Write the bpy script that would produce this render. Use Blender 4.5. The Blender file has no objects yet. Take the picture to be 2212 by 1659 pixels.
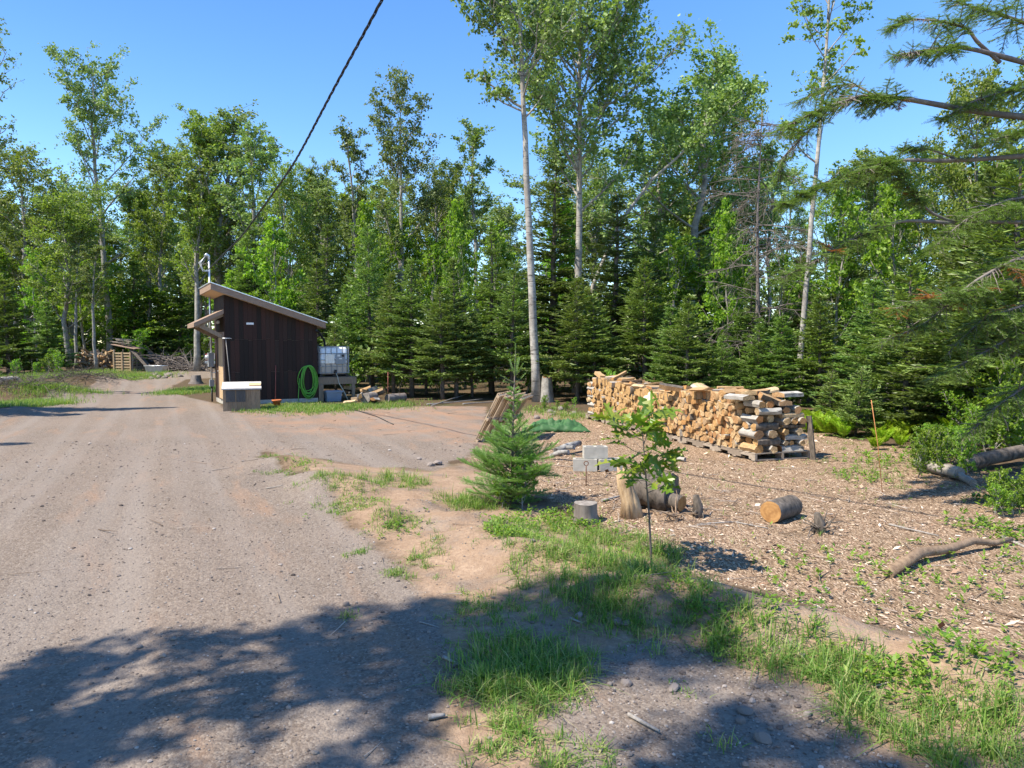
import bpy, math, random
import numpy as np
from mathutils import Vector, Matrix

# ------------------------------------------------------------------ camera, sky, sun, exposure
scene = bpy.context.scene
col = scene.collection
R = math.radians
EYE, F, CX, CY, HZ = 1.9, 1533.0, 1106.0, 829.5, 745.0
PITCH = math.atan((CY - HZ) / F)
cam_d = bpy.data.cameras.new('camera')
cam_d.sensor_width = 36.0
cam_d.lens = 36.0 * F / 2212.0
cam_d.clip_start, cam_d.clip_end = 0.1, 2000.0
cam = bpy.data.objects.new('camera', cam_d)
cam.location = (0, 0, EYE)
cam.rotation_euler = (math.pi / 2 - PITCH, 0, 0)
col.objects.link(cam)
scene.camera = cam

SUN_EL = 56.0
SUN_AZ = R(204.0)                      # direction towards the sun, measured from +X: left and a little behind
to_sun = Vector((math.cos(SUN_AZ) * math.cos(R(SUN_EL)), math.sin(SUN_AZ) * math.cos(R(SUN_EL)), math.sin(R(SUN_EL))))
world = bpy.data.worlds.new('World')
scene.world = world
world.use_nodes = True
wt = world.node_tree
bg = wt.nodes['Background']
sky = wt.nodes.new('ShaderNodeTexSky')
sky.sky_type = 'NISHITA'
sky.sun_disc = False
sky.sun_elevation = R(SUN_EL)
sky.sun_rotation = -math.atan2(to_sun.x, to_sun.y)
sky.air_density = 1.0
sky.dust_density = 0.0
sky.ozone_density = 3.0
hs = wt.nodes.new('ShaderNodeHueSaturation')
hs.inputs['Saturation'].default_value = 1.22
hs.inputs['Hue'].default_value = 0.504
hs.inputs['Value'].default_value = 1.0
wt.links.new(sky.outputs[0], hs.inputs['Color'])
wt.links.new(hs.outputs[0], bg.inputs[0])
bg.inputs[1].default_value = 0.135
sun_d = bpy.data.lights.new('sun', 'SUN')
sun_d.energy = 4.8
sun_d.angle = R(0.53)
sun_d.color = (1.0, 0.925, 0.80)
sun = bpy.data.objects.new('sun', sun_d)
sun.rotation_euler = (-to_sun).to_track_quat('-Z', 'Y').to_euler()
sun.location = (-20, -10, 40)
col.objects.link(sun)
vs = scene.view_settings
vs.view_transform = 'Standard'
vs.look = 'None'
vs.exposure = 1.05
vs.gamma = 1.0
scene.cycles.max_bounces = 6
scene.cycles.diffuse_bounces = 3
scene.cycles.transmission_bounces = 4
scene.cycles.transparent_max_bounces = 6

# ------------------------------------------------------------------ small helpers
rng = np.random.default_rng(7)
random.seed(7)


def hash2(ix, iy, s):
    h = np.sin(ix * 127.1 + iy * 311.7 + s * 74.7) * 43758.5453
    return h - np.floor(h)


def vnoise(x, y, s=0):
    ix, iy = np.floor(x), np.floor(y)
    fx, fy = x - ix, y - iy
    fx, fy = fx * fx * (3 - 2 * fx), fy * fy * (3 - 2 * fy)
    a, b = hash2(ix, iy, s), hash2(ix + 1, iy, s)
    c, d = hash2(ix, iy + 1, s), hash2(ix + 1, iy + 1, s)
    return (a + (b - a) * fx) * (1 - fy) + (c + (d - c) * fx) * fy - 0.5


def ray(dx, dy):
    u, v = (dx - CX) / F, (CY - dy) / F
    return np.array((u, math.cos(PITCH) + v * math.sin(PITCH), -math.sin(PITCH) + v * math.cos(PITCH)))


def flat(dx, dy, h=0.0):
    r = ray(dx, dy)
    t = (h - EYE) / r[2]
    return r[0] * t, r[1] * t


def seg_dist(px, py, ax, ay, bx, by):
    vx, vy = bx - ax, by - ay
    t = np.clip(((px - ax) * vx + (py - ay) * vy) / (vx * vx + vy * vy + 1e-12), 0, 1)
    return np.hypot(px - ax - t * vx, py - ay - t * vy)


def line_dist(px, py, pts):
    return np.minimum.reduce([seg_dist(px, py, *pts[i], *pts[i + 1]) for i in range(len(pts) - 1)])


def poly_sd(px, py, pts):
    d = line_dist(px, py, pts + [pts[0]])
    ins = np.zeros(np.shape(px), bool)
    n = len(pts)
    for i in range(n):
        (x1, y1), (x2, y2) = pts[i], pts[(i + 1) % n]
        if y1 == y2:
            continue
        c = ((y1 > py) != (y2 > py)) & (px < (x2 - x1) * (py - y1) / (y2 - y1) + x1)
        ins ^= c
    return np.where(ins, d, -d)


BERM = [flat(*p) for p in [(600, 1000), (770, 1075), (900, 1120), (1100, 1200), (1350, 1290), (1700, 1390), (2000, 1460), (2300, 1570)]]
HEAVES = [(-17.3, 25.2, 2.0, 1.2, .5), (-19.3, 32.0, 2.6, 1.2, .5), (-13.9, 18.5, 1.0, 2.0, .25)]


def hgt(x, y):
    x, y = np.asarray(x, float), np.asarray(y, float)
    near = np.clip((14 - y) / 4, 0, 1)
    d = line_dist(x, y, BERM)
    h = 0.15 * np.exp(-(d / 0.55) ** 2) * (0.75 + 1.9 * vnoise(x * 2.0, y * 2.0, 3)) * near
    h += 0.05 * vnoise(x * .5, y * .5, 1) + 0.022 * vnoise(x * 1.9, y * 1.9, 2) * np.clip((30 - y) / 10, 0.2, 1)
    h += 0.012 * vnoise(x * 6, y * 6, 5) * near
    ac, al = x * .901 + y * .434, -x * .434 + y * .901          # across and along the drive
    h += 0.035 * vnoise(ac * 1.9, al * .07, 17) * np.clip((.5 - x) / 1.5, 0, 1) * np.clip((24 - y) / 6, 0, 1)
    for cx, cy, rx, ry, hh in HEAVES:
        h += hh * np.exp(-((x - cx) / rx) ** 2 - ((y - cy) / ry) ** 2) * (1 + .6 * vnoise(x * 1.3, y * 1.3, 9))
    h += 0.5 * np.clip((y - 32) / 30, 0, 2) * 0.6
    h += 0.25 * np.exp(-((x - 9) / 2.5) ** 2 - ((y - 11.5) / 3) ** 2)
    return h


def hz(x, y):
    return float(hgt(np.array([x]), np.array([y]))[0])


def at(dx, dy):
    """point of the terrain under a pixel of the 2212 x 1659 view"""
    h = 0.0
    for _ in range(6):
        x, y = flat(dx, dy, h)
        h = hz(x, y)
    return Vector((x, y, h))


def gx(px, Y):
    """ground point at distance Y below picture column px"""
    x = (px - CX) / F * Y
    return Vector((x, Y, hz(x, Y)))


def zat(py, Y):
    return EYE + (HZ - py) / F * Y


# ------------------------------------------------------------------ mesh building
class MB:
    def __init__(self):
        self.V, self.Fa, self.n = [], [], 0

    def add(self, V, faces, mat=0, smooth=False):
        V = np.asarray(V, float).reshape(-1, 3)
        faces = np.asarray(faces, dtype=np.int64)
        if faces.ndim == 1:
            faces = faces[None, :]
        self.V.append(V)
        self.Fa.append((faces + self.n, mat, smooth))
        self.n += len(V)
        return self

    def addm(self, V, facelist, mat=0, smooth=False):
        by = {}
        for f in facelist:
            by.setdefault(len(f), []).append(f)
        self.V.append(np.asarray(V, float).reshape(-1, 3))
        for k, fs in by.items():
            self.Fa.append((np.asarray(fs, dtype=np.int64) + self.n, mat, smooth))
        self.n += len(V)
        return self

    def box(self, lo, hi, mat=0, M=None, jit=0.0):
        x0, y0, z0 = lo
        x1, y1, z1 = hi
        V = np.array([(x0, y0, z0), (x1, y0, z0), (x1, y1, z0), (x0, y1, z0), (x0, y0, z1), (x1, y0, z1), (x1, y1, z1), (x0, y1, z1)], float)
        if jit:
            V += rng.uniform(-jit, jit, V.shape)
        if M is not None:
            V = V @ np.array(M.to_3x3()).T + np.array(M.translation)
        return self.add(V, [(0, 3, 2, 1), (4, 5, 6, 7), (0, 1, 5, 4), (1, 2, 6, 5), (2, 3, 7, 6), (3, 0, 4, 7)], mat)

    def beam(self, a, b, w, h, mat=0, up=(0, 0, 1)):
        """square bar between two points"""
        a, b = Vector(a), Vector(b)
        d = (b - a)
        L = d.length
        d.normalize()
        u = Vector(up)
        s = d.cross(u)
        if s.length < 1e-4:
            s = d.cross(Vector((1, 0, 0)))
        s.normalize()
        u = s.cross(d)
        M = Matrix((s, d, u)).transposed().to_4x4()
        M.translation = a
        return self.box((-w / 2, 0, -h / 2), (w / 2, L, h / 2), mat, M)

    def tube(self, pts, rad, n=6, mat=0, cap=True, smooth=True, rough=0.0):
        pts = np.asarray(pts, float)
        m = len(pts)
        rad = np.broadcast_to(np.asarray(rad, float), (m,))
        t = np.gradient(pts, axis=0)
        t /= np.linalg.norm(t, axis=1)[:, None] + 1e-9
        ref = np.array((0, 0, 1.0)) if abs(t[0][2]) < .9 else np.array((1.0, 0, 0))
        a = np.cross(t, ref)
        for i in range(m):
            if np.linalg.norm(a[i]) < 1e-3:
                a[i] = np.cross(t[i], (0, 1.0, 0.3))
        a /= np.linalg.norm(a, axis=1)[:, None] + 1e-9
        for i in range(1, m):
            if a[i] @ a[i - 1] < 0:
                a[i] = -a[i]
        b = np.cross(t, a)
        th = np.arange(n) * 2 * math.pi / n
        rr = rad[:, None] * (1 + (rng.uniform(-rough, rough, (m, n)) if rough else 0))
        V = pts[:, None, :] + rr[..., None] * (np.cos(th)[None, :, None] * a[:, None, :] + np.sin(th)[None, :, None] * b[:, None, :])
        i = np.arange(m - 1)[:, None] * n
        j = np.arange(n)[None, :]
        j2 = (j + 1) % n
        Fq = np.stack([i + j, i + j2, i + n + j2, i + n + j], -1).reshape(-1, 4)
        self.add(V.reshape(-1, 3), Fq, mat, smooth)
        if cap and n >= 3:
            base = self.n - m * n
            self.Fa.append((np.arange(n)[::-1][None, :] + base, mat, False))
            self.Fa.append((np.arange(n)[None, :] + base + (m - 1) * n, mat, False))
        return self

    def lathe(self, prof, n=16, mat=0, loc=(0, 0, 0), smooth=True):
        prof = np.asarray(prof, float)
        th = np.arange(n) * 2 * math.pi / n
        V = np.stack([prof[:, 0][:, None] * np.cos(th), prof[:, 0][:, None] * np.sin(th), np.repeat(prof[:, 1][:, None], n, 1)], -1).reshape(-1, 3) + np.array(loc)
        i = np.arange(len(prof) - 1)[:, None] * n
        j = np.arange(n)[None, :]
        j2 = (j + 1) % n
        return self.add(V, np.stack([i + j, i + j2, i + n + j2, i + n + j], -1).reshape(-1, 4), mat, smooth)

    def mesh(self, name, mats):
        me = bpy.data.meshes.new(name)
        if not self.V:
            return me
        V = np.concatenate(self.V)
        loops = np.concatenate([f.reshape(-1) for f, _, _ in self.Fa])
        tot = np.concatenate([np.full(len(f), f.shape[1]) for f, _, _ in self.Fa])
        mi = np.concatenate([np.full(len(f), m) for f, m, _ in self.Fa])
        sm = np.concatenate([np.full(len(f), s) for f, _, s in self.Fa])
        me.vertices.add(len(V))
        me.vertices.foreach_set('co', V.astype(np.float32).ravel())
        me.loops.add(len(loops))
        me.loops.foreach_set('vertex_index', loops.astype(np.int32))
        me.polygons.add(len(tot))
        me.polygons.foreach_set('loop_start', (np.cumsum(tot) - tot).astype(np.int32))
        me.polygons.foreach_set('material_index', mi.astype(np.int32))
        me.polygons.foreach_set('use_smooth', sm.astype(bool))
        for m in (mats if isinstance(mats, (list, tuple)) else [mats]):
            me.materials.append(m)
        me.update(calc_edges=True)
        return me

    def build(self, name, mats, parent=None, loc=None):
        o = bpy.data.objects.new(name, self.mesh(name, mats))
        col.objects.link(o)
        if parent is not None:
            o.parent = parent
        if loc is not None:
            o.location = loc
        return o


def tag(o, label=None, cat=None, group=None, kind=None):
    if label:
        o['label'] = label
    if cat:
        o['category'] = cat
    if group:
        o['group'] = group
    if kind:
        o['kind'] = kind
    return o


def empty(name, loc, rz=0.0, label=None, cat=None, group=None):
    o = bpy.data.objects.new(name, None)
    o.empty_display_size = 0.2
    o.location = loc
    o.rotation_euler = (0, 0, rz)
    col.objects.link(o)
    return tag(o, label, cat, group)


def dup(o, parent=None):
    c = o.copy()
    col.objects.link(c)
    if parent is not None:
        c.parent = parent
    for ch in list(o.children):
        dup(ch, c)
    return c


# ------------------------------------------------------------------ materials
class NT:
    """short-hand for building a node material"""
    def __init__(self, name, rough=0.8, spec=0.3):
        self.m = bpy.data.materials.new(name)
        self.m.use_nodes = True
        self.t = self.m.node_tree
        self.b = self.t.nodes['Principled BSDF']
        self.b.inputs['Roughness'].default_value = rough
        self.b.inputs['Specular IOR Level'].default_value = spec

    def n(self, typ, **kw):
        nd = self.t.nodes.new('ShaderNode' + typ)
        for k, v in kw.items():
            if k in nd.inputs:
                self.set(nd.inputs[k], v)
            else:
                setattr(nd, k, v)
        return nd

    def set(self, sock, v):
        if hasattr(v, 'is_linked') or isinstance(v, bpy.types.NodeSocket):
            self.t.links.new(v, sock)
        else:
            if isinstance(v, tuple) and len(v) == 3 and sock.type == 'RGBA':
                v = v + (1,)
            sock.default_value = v

    def coord(self, kind='Object', scale=(1, 1, 1), rot=(0, 0, 0)):
        tc = self.n('TexCoord')
        mp = self.n('Mapping')
        mp.inputs['Scale'].default_value = scale
        mp.inputs['Rotation'].default_value = rot
        self.t.links.new(tc.outputs[kind], mp.inputs[0])
        return mp.outputs[0]

    def noise(self, vec, scale, detail=4, rough=.6, dist=0.0):
        nd = self.n('TexNoise')
        nd.inputs['Scale'].default_value = scale
        nd.inputs['Detail'].default_value = detail
        nd.inputs['Roughness'].default_value = rough
        nd.inputs['Distortion'].default_value = dist
        if vec is not None:
            self.t.links.new(vec, nd.inputs['Vector'])
        return nd.outputs[0]

    def ramp(self, fac, stops, interp='LINEAR'):
        nd = self.n('ValToRGB')
        cr = nd.color_ramp
        cr.interpolation = interp
        while len(cr.elements) < len(stops):
            cr.elements.new(0.5)
        for e, (p, c) in zip(cr.elements, stops):
            e.position = p
            e.color = (c[0], c[1], c[2], 1) if isinstance(c, tuple) else (c, c, c, 1)
        self.t.links.new(fac, nd.inputs[0])
        return nd.outputs[0]

    def mix(self, fac, a, b, blend='MIX'):
        nd = self.n('Mix')
        nd.data_type = 'RGBA'
        nd.blend_type = blend
        self.set(nd.inputs[0], fac)
        self.set(nd.inputs[6], a)
        self.set(nd.inputs[7], b)
        return nd.outputs[2]

    def math(self, op, a, b=None, clamp=False):
        nd = self.n('Math')
        nd.operation = op
        nd.use_clamp = clamp
        self.set(nd.inputs[0], a)
        if b is not None:
            self.set(nd.inputs[1], b)
        return nd.outputs[0]

    def island(self):
        return self.n('NewGeometry').outputs['Random Per Island']

    def objrand(self):
        return self.n('ObjectInfo').outputs['Random']

    def base(self, c):
        self.set(self.b.inputs['Base Color'], c)
        return self

    def bump(self, h, strength=.3, dist=.02):
        nd = self.n('Bump')
        nd.inputs['Strength'].default_value = strength
        nd.inputs['Distance'].default_value = dist
        self.t.links.new(h, nd.inputs['Height'])
        self.t.links.new(nd.outputs[0], self.b.inputs['Normal'])
        return self


def simple(name, c, c2=None, scale=6, rough=.8, spec=.3, bump=.2, metal=0.0, stretch=(1, 1, 1), bdist=.01):
    m = NT(name, rough, spec)
    v = m.coord('Object', stretch)
    nz = m.noise(v, scale, 5)
    c2 = c2 or tuple(x * .6 for x in c)
    m.base(m.ramp(nz, [(.3, c2), (.7, c)]))
    m.b.inputs['Metallic'].default_value = metal
    if bump:
        m.bump(nz, bump, bdist)
    return m.m


def leafmat(name, cols, trans=.35, rough=.45, spec=.35, tint=.25):
    """leaf: colour varies from leaf to leaf and from plant to plant, light passes through"""
    m = NT(name, rough, spec)
    isl = m.island()
    c = m.ramp(isl, [(i / (len(cols) - 1), k) for i, k in enumerate(cols)])
    hsn = m.n('HueSaturation')
    orr = m.objrand()
    m.set(hsn.inputs['Hue'], m.math('ADD', m.math('MULTIPLY', orr, .03), .485))
    m.set(hsn.inputs['Value'], m.math('ADD', m.math('MULTIPLY', orr, tint * 2), 1 - tint))
    m.set(hsn.inputs['Color'], c)
    m.base(hsn.outputs[0])
    tr = m.n('BsdfTranslucent')
    tc = m.mix(1.0, hsn.outputs[0], (1.15, 1.25, .45), 'MULTIPLY')
    m.set(tr.inputs[0], tc)
    mx = m.n('MixShader')
    mx.inputs[0].default_value = trans
    m.t.links.new(m.b.outputs[0], mx.inputs[1])
    m.t.links.new(tr.outputs[0], mx.inputs[2])
    out = m.t.nodes['Material Output']
    m.t.links.new(mx.outputs[0], out.inputs[0])
    return m.m


def barkmat(name, light, dark, kind='plain', scale=5):
    m = NT(name, .85, .2)
    v = m.coord('Object', (1, 1, .35) if kind == 'furrow' else (1, 1, 1))
    nz = m.noise(v, scale, 6, .65)
    c = m.ramp(nz, [(.3, dark), (.65, light)])
    h = nz
    if kind == 'birch':
        v2 = m.coord('Object', (2.2, 2.2, 14))
        n2 = m.noise(v2, 1.6, 4, .6)
        c = m.mix(m.ramp(n2, [(.56, 0.0), (.66, .85)]), c, (.05, .045, .04))
        v3 = m.coord('Object', (1, 1, .8))
        n3 = m.noise(v3, .9, 4, .6)
        c = m.mix(m.ramp(n3, [(.5, 0.0), (.72, .75)]), c, (.13, .10, .085))
    m.base(c)
    m.bump(h, .5, .02)
    return m.m


MAT = {}
MAT['leaf_poplar'] = leafmat('poplar_leaves', [(.12, .18, .055), (.19, .265, .08), (.29, .36, .14)], .33, .5, .3)
MAT['leaf_maple'] = leafmat('maple_leaves', [(.13, .20, .04), (.20, .29, .058), (.31, .38, .085)], .42, .5, .3)
MAT['leaf_bright'] = leafmat('sunny_understory_leaves', [(.11, .22, .025), (.19, .32, .035), (.28, .40, .05)], .45, .5, .3)
MAT['needle'] = leafmat('spruce_needles', [(.10, .16, .048), (.155, .235, .062), (.23, .31, .085)], .33, .5, .4, .3)
MAT['needle_light'] = leafmat('fir_needles', [(.125, .195, .05), (.18, .265, .062), (.25, .335, .085)], .2, .45, .4, .15)
MAT['fir_young'] = leafmat('young_fir_needles', [(.11, .20, .05), (.17, .29, .07), (.26, .38, .10)], .25, .45, .4, .1)
MAT['needle_dead'] = leafmat('dead_rusty_needles', [(.25, .08, .03), (.35, .13, .05)], .2, .7, .2)
MAT['fern'] = leafmat('fern_fronds', [(.19, .32, .02), (.28, .42, .03), (.36, .46, .05)], .45, .5, .25, .15)
MAT['oak'] = leafmat('oak_sapling_leaves', [(.09, .19, .02), (.17, .30, .03), (.30, .34, .05)], .4, .35, .5)
MAT['grass'] = leafmat('grass_blades', [(.07, .15, .03), (.13, .24, .04), (.22, .32, .06), (.38, .35, .17)], .4, .5, .3)
MAT['weed'] = leafmat('weed_leaves', [(.08, .19, .02), (.15, .28, .03), (.27, .37, .05)], .4, .5, .3)
MAT['bark_birch'] = barkmat('birch_bark', (.45, .42, .375), (.22, .20, .175), 'birch', 4)
MAT['bark_grey'] = barkmat('poplar_bark', (.36, .34, .30), (.14, .125, .11), 'plain', 5)
MAT['bark_dark'] = barkmat('spruce_bark', (.19, .155, .13), (.06, .05, .042), 'furrow', 9)
MAT['bark_dead'] = barkmat('dead_grey_bark', (.22, .19, .17), (.10, .08, .07), 'furrow', 7)
MAT['bark_log'] = barkmat('rough_log_bark', (.17, .14, .115), (.03, .026, .022), 'furrow', 16)

# ------------------------------------------------------------------ the ground: one sheet
def W(*pts):
    return [flat(*p) for p in pts]


ROAD = [(-8, -4), (-7.5, 3)] + W((-560, 1090), (-120, 930), (20, 893), (130, 855), (260, 826), (330, 812), (430, 803), (480, 800), (485, 818), (400, 822), (370, 838),
        (400, 856), (470, 872), (500, 893), (570, 884), (700, 882), (900, 879), (1050, 878), (1045, 955), (1005, 985), (965, 1000), (940, 1018), (800, 1008),
        (690, 990), (610, 985), (570, 970), (560, 985), (600, 1020), (690, 1055), (722, 1085), (738, 1130), (800, 1165), (850, 1205), (888, 1262), (950, 1340),
        (985, 1480), (945, 1590), (960, 1659)) + [(-.1, 1.5), (-.1, -4)]
LOBE = W((1270, 1420), (1440, 1385), (1590, 1445), (1700, 1490), (1830, 1560), (1960, 1659)) + [(1.7, 2.4), (1.7, -4), (.35, -4), (.3, 2.6)] + W((1190, 1570), (1240, 1490))
SAND = W((560, 955), (690, 995), (930, 1020), (1010, 1000), (1170, 1090), (1290, 1150), (1420, 1215), (1560, 1300), (1750, 1345), (1950, 1395), (2260, 1510)) + [(6.2, 4.2), (6, -4), (-.4, -4)] + W(
        (950, 1640), (870, 1230), (735, 1130), (690, 1060))
MULCH = W((1040, 960), (1010, 990), (1190, 1085), (1300, 1135), (1420, 1195), (1560, 1275), (1750, 1320), (1950, 1375), (2260, 1490)) + [(7, 4.5), (9, 6), (9.5, 9)] + W(
        (2140, 1040), (2020, 985), (1880, 965), (1740, 925), (1650, 900), (1270, 890), (1120, 885))
DIRT = W((700, 880), (900, 878), (1060, 872), (1180, 885), (1150, 940), (1040, 960), (820, 940), (560, 925), (520, 895))


def axis(segs):
    out = [segs[0][0]]
    for a, b, s in segs:
        n = max(1, int(round((b - a) / s)))
        out += list(a + (b - a) * (np.arange(1, n + 1) / n))
    return np.array(out)


gxs = axis([(-400, -150, 50), (-150, -60, 10), (-60, -24, 1.5), (-24, -8, .4), (-8, -4, .12), (-4, 7, .06), (7, 12, .2), (12, 40, 1.0), (40, 150, 10), (150, 400, 50)])
gys = axis([(-60, -6, 6), (-6, 1.5, .5), (1.5, 9, .055), (9, 14, .1), (14, 30, .22), (30, 60, .8), (60, 160, 8), (160, 800, 80)])
GX, GY = np.meshgrid(gxs, gys)
GZ = hgt(GX, GY)
gb = MB()
nx, ny = len(gxs), len(gys)
ii = (np.arange(ny - 1)[:, None] * nx + np.arange(nx - 1)[None, :])
gb.add(np.stack([GX, GY, GZ], -1).reshape(-1, 3), np.stack([ii, ii + 1, ii + nx + 1, ii + nx], -1).reshape(-1, 4), 0, True)


def ground_material():
    m = NT('ground_soil_and_gravel', .95, .15)
    tc = m.n('TexCoord').outputs['Object']
    at_ = {k: m.n('Attribute', attribute_name=k).outputs['Fac'] for k in ('sd_gravel', 'sd_sand', 'sd_mulch', 'sd_dirt')}
    wob = m.noise(tc, 2.2, 5, .65)
    wobf = m.noise(tc, 9, 5, .7)

    def mask(k, amp, soft, ampf=.12):
        d = m.math('ADD', at_[k], m.math('MULTIPLY', m.math('SUBTRACT', wob, .5), amp))
        d = m.math('ADD', d, m.math('MULTIPLY', m.math('SUBTRACT', wobf, .5), ampf))
        return m.math('ADD', m.math('DIVIDE', d, soft), .5, True)
    # forest floor and thin grass soil
    n1 = m.noise(tc, 1.1, 6, .65)
    n2 = m.noise(tc, 24, 6, .75)
    forest = m.mix(m.ramp(n2, [(.3, 0.0), (.7, 1.0)]), (.045, .032, .020), (.15, .10, .06))
    forest = m.mix(m.ramp(n1, [(.5, 0.0), (.68, .6)]), forest, (.06, .075, .025))
    # gravel: crushed stone, grey and pinkish, each stone its own tone
    v1 = m.n('TexVoronoi', Scale=75.0)
    m.set(v1.inputs['Vector'], tc)
    v2 = m.n('TexVoronoi', Scale=32.0)
    m.set(v2.inputs['Vector'], tc)
    st = m.ramp(v1.outputs['Color'], [(.1, (.105, .08, .064)), (.5, (.175, .138, .110)), (.88, (.255, .212, .172))])
    st2 = m.ramp(v2.outputs['Color'], [(.1, (.125, .097, .077)), (.55, (.182, .143, .113)), (.92, (.26, .215, .175))])
    gr = m.mix(m.ramp(m.noise(tc, 14, 4), [(.45, 0.0), (.6, .8)]), st, st2)
    big = m.noise(tc, .55, 5, .6)
    gr = m.mix(m.ramp(big, [(.4, 0.0), (.62, .45)]), gr, m.mix(.6, gr, (.255, .195, .155)))
    rd = m.coord('Object', (1, 1, 1), (0, 0, R(-25.7)))

    def along(sx_, sy_):
        mp_ = m.n('Mapping')
        mp_.inputs['Scale'].default_value = (sx_, sy_, 1)
        m.t.links.new(rd, mp_.inputs[0])
        return mp_.outputs[0]
    tcs = along(1.1, .22)
    streak = m.noise(tcs, 1.6, 5, .6, .3)
    gr = m.mix(m.ramp(streak, [(.55, 0.0), (.72, .5)]), gr, (.33, .19, .11))
    wheel = m.noise(along(1.7, .05), 1.3, 3, .5)
    gr = m.mix(m.ramp(wheel, [(.45, 0.0), (.65, .55)]), gr, (.235, .20, .172))
    dirt = m.mix(m.ramp(m.noise(tc, 1.0, 6, .7), [(.38, 0.0), (.6, .7)]), gr, m.mix(m.ramp(n2, [(.3, 0.0), (.7, 1.0)]), (.24, .135, .08), (.35, .22, .145)))
    gr = m.mix(mask('sd_dirt', 2.6, .8), gr, dirt)
    # sandy orange soil of the bank
    sn = m.noise(tc, 3.2, 6, .7)
    sand = m.mix(m.ramp(sn, [(.35, 0.0), (.65, 1.0)]), (.255, .172, .113), (.37, .262, .18))
    sand = m.mix(m.ramp(n2, [(.42, .55), (.6, 0.0)]), sand, (.20, .13, .085))
    sand = m.mix(m.ramp(m.noise(tc, 1.7, 5, .65), [(.52, 0.0), (.66, .75)]), sand, gr)
    # wood chip mulch
    vc = m.n('TexVoronoi', Scale=1.0)
    vv = m.coord('Object', (95, 34, 40), (0, 0, R(25)))
    dst = m.n('Mix')
    dst.data_type = 'VECTOR'
    nv = m.n('TexNoise', Scale=4.0)
    m.set(nv.inputs['Vector'], tc)
    va = m.n('VectorMath', operation='MULTIPLY')
    m.set(va.inputs[0], nv.outputs['Color'])
    va.inputs[1].default_value = (14, 14, 14)
    vb = m.n('VectorMath', operation='ADD')
    m.set(vb.inputs[0], vv)
    m.set(vb.inputs[1], va.outputs[0])
    m.set(vc.inputs['Vector'], vb.outputs[0])
    chip = m.ramp(vc.outputs['Color'], [(.08, (.07, .043, .028)), (.42, (.215, .14, .088)), (.7, (.34, .235, .155)), (.93, (.56, .44, .32))])
    chip = m.mix(m.ramp(m.noise(tc, .9, 5, .65), [(.4, 0.0), (.65, .5)]), chip, m.mix(.5, chip, (.13, .10, .06)))
    c = forest
    g1, s1, m1 = mask('sd_gravel', .5, .12), mask('sd_sand', .7, .35), mask('sd_mulch', .7, .25)
    c = m.mix(s1, c, sand)
    c = m.mix(m1, c, chip)
    c = m.mix(g1, c, gr)
    m.base(c)
    hgtv = m.math('ADD', m.math('MULTIPLY', v1.outputs['Distance'], -.45), m.math('MULTIPLY', n2, 1.4))
    hgtv = m.math('ADD', hgtv, m.math('MULTIPLY', v2.outputs['Distance'], -.5))
    hgtv = m.math('ADD', hgtv, m.math('MULTIPLY', m.math('MULTIPLY', vc.outputs['Distance'], m1), -.8))
    m.bump(hgtv, .6, .02)
    return m.m


ground = gb.build('ground', ground_material())
for nm, pl in (('sd_gravel', None), ('sd_sand', SAND), ('sd_mulch', MULCH), ('sd_dirt', DIRT)):
    if pl is None:
        sd = np.maximum(poly_sd(GX, GY, ROAD), poly_sd(GX, GY, LOBE))
    else:
        sd = poly_sd(GX, GY, pl)
    a = ground.data.attributes.new(nm, 'FLOAT', 'POINT')
    a.data.foreach_set('value', np.clip(sd, -3, 3).astype(np.float32).ravel())
tag(ground, kind='structure')


def inside(poly, n, margin=0.0, box=None):
    xs = [p[0] for p in poly]
    ys = [p[1] for p in poly]
    b = box or (min(xs), max(xs), min(ys), max(ys))
    out = []
    k = 0
    while k < n:
        x, y = rng.uniform(b[0], b[1], n * 2), rng.uniform(b[2], b[3], n * 2)
        s = poly_sd(x, y, poly) > margin
        out.append(np.stack([x[s], y[s]], 1))
        k += s.sum()
        if s.sum() == 0:
            break
    return np.concatenate(out)[:n]


# ------------------------------------------------------------------ foliage builders
def unit(v):
    return v / (np.linalg.norm(v, axis=-1, keepdims=True) + 1e-9)


def kites(C, D, N, L, Wd, wpos=.4):
    """leaf-shaped quads: C base, D direction, N normal"""
    S = unit(np.cross(D, N))
    L, Wd = np.asarray(L)[..., None], np.asarray(Wd)[..., None]
    V = np.stack([C, C + D * L * wpos + S * Wd / 2, C + D * L, C + D * L * wpos - S * Wd / 2], 1)
    return V.reshape(-1, 3), np.arange(len(C) * 4).reshape(-1, 4)


def leaf_cloud(mb, C, rad, n, size, mat=0, up=.7, flat_z=.75):
    w = rng.random(len(C)) ** 1.6 + .04
    k = rng.choice(len(C), n, p=w / w.sum())
    P = C[k] + rng.normal(0, 1, (n, 3)) * rad[k][:, None] * np.array((1, 1, flat_z)) * .6
    N = unit(rng.normal(0, 1, (n, 3)) + np.array((0, 0, up)))
    D = unit(np.cross(N, rng.normal(0, 1, (n, 3))))
    s = size * rng.uniform(.55, 1.45, n)
    V, Fq = kites(P, D, N, s, s * rng.uniform(.6, .85, n), .42)
    mb.add(V, Fq, mat)


def curve(p0, d0, L, n, bend, wob=.12):
    p = np.array(p0, float)
    d = np.array(d0, float)
    pts = [p.copy()]
    for _ in range(n):
        d = d + np.array(bend) / n + rng.normal(0, wob, 3) / math.sqrt(n) * .6
        d /= np.linalg.norm(d)
        p = p + d * L / n
        pts.append(p.copy())
    return np.array(pts)


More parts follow.
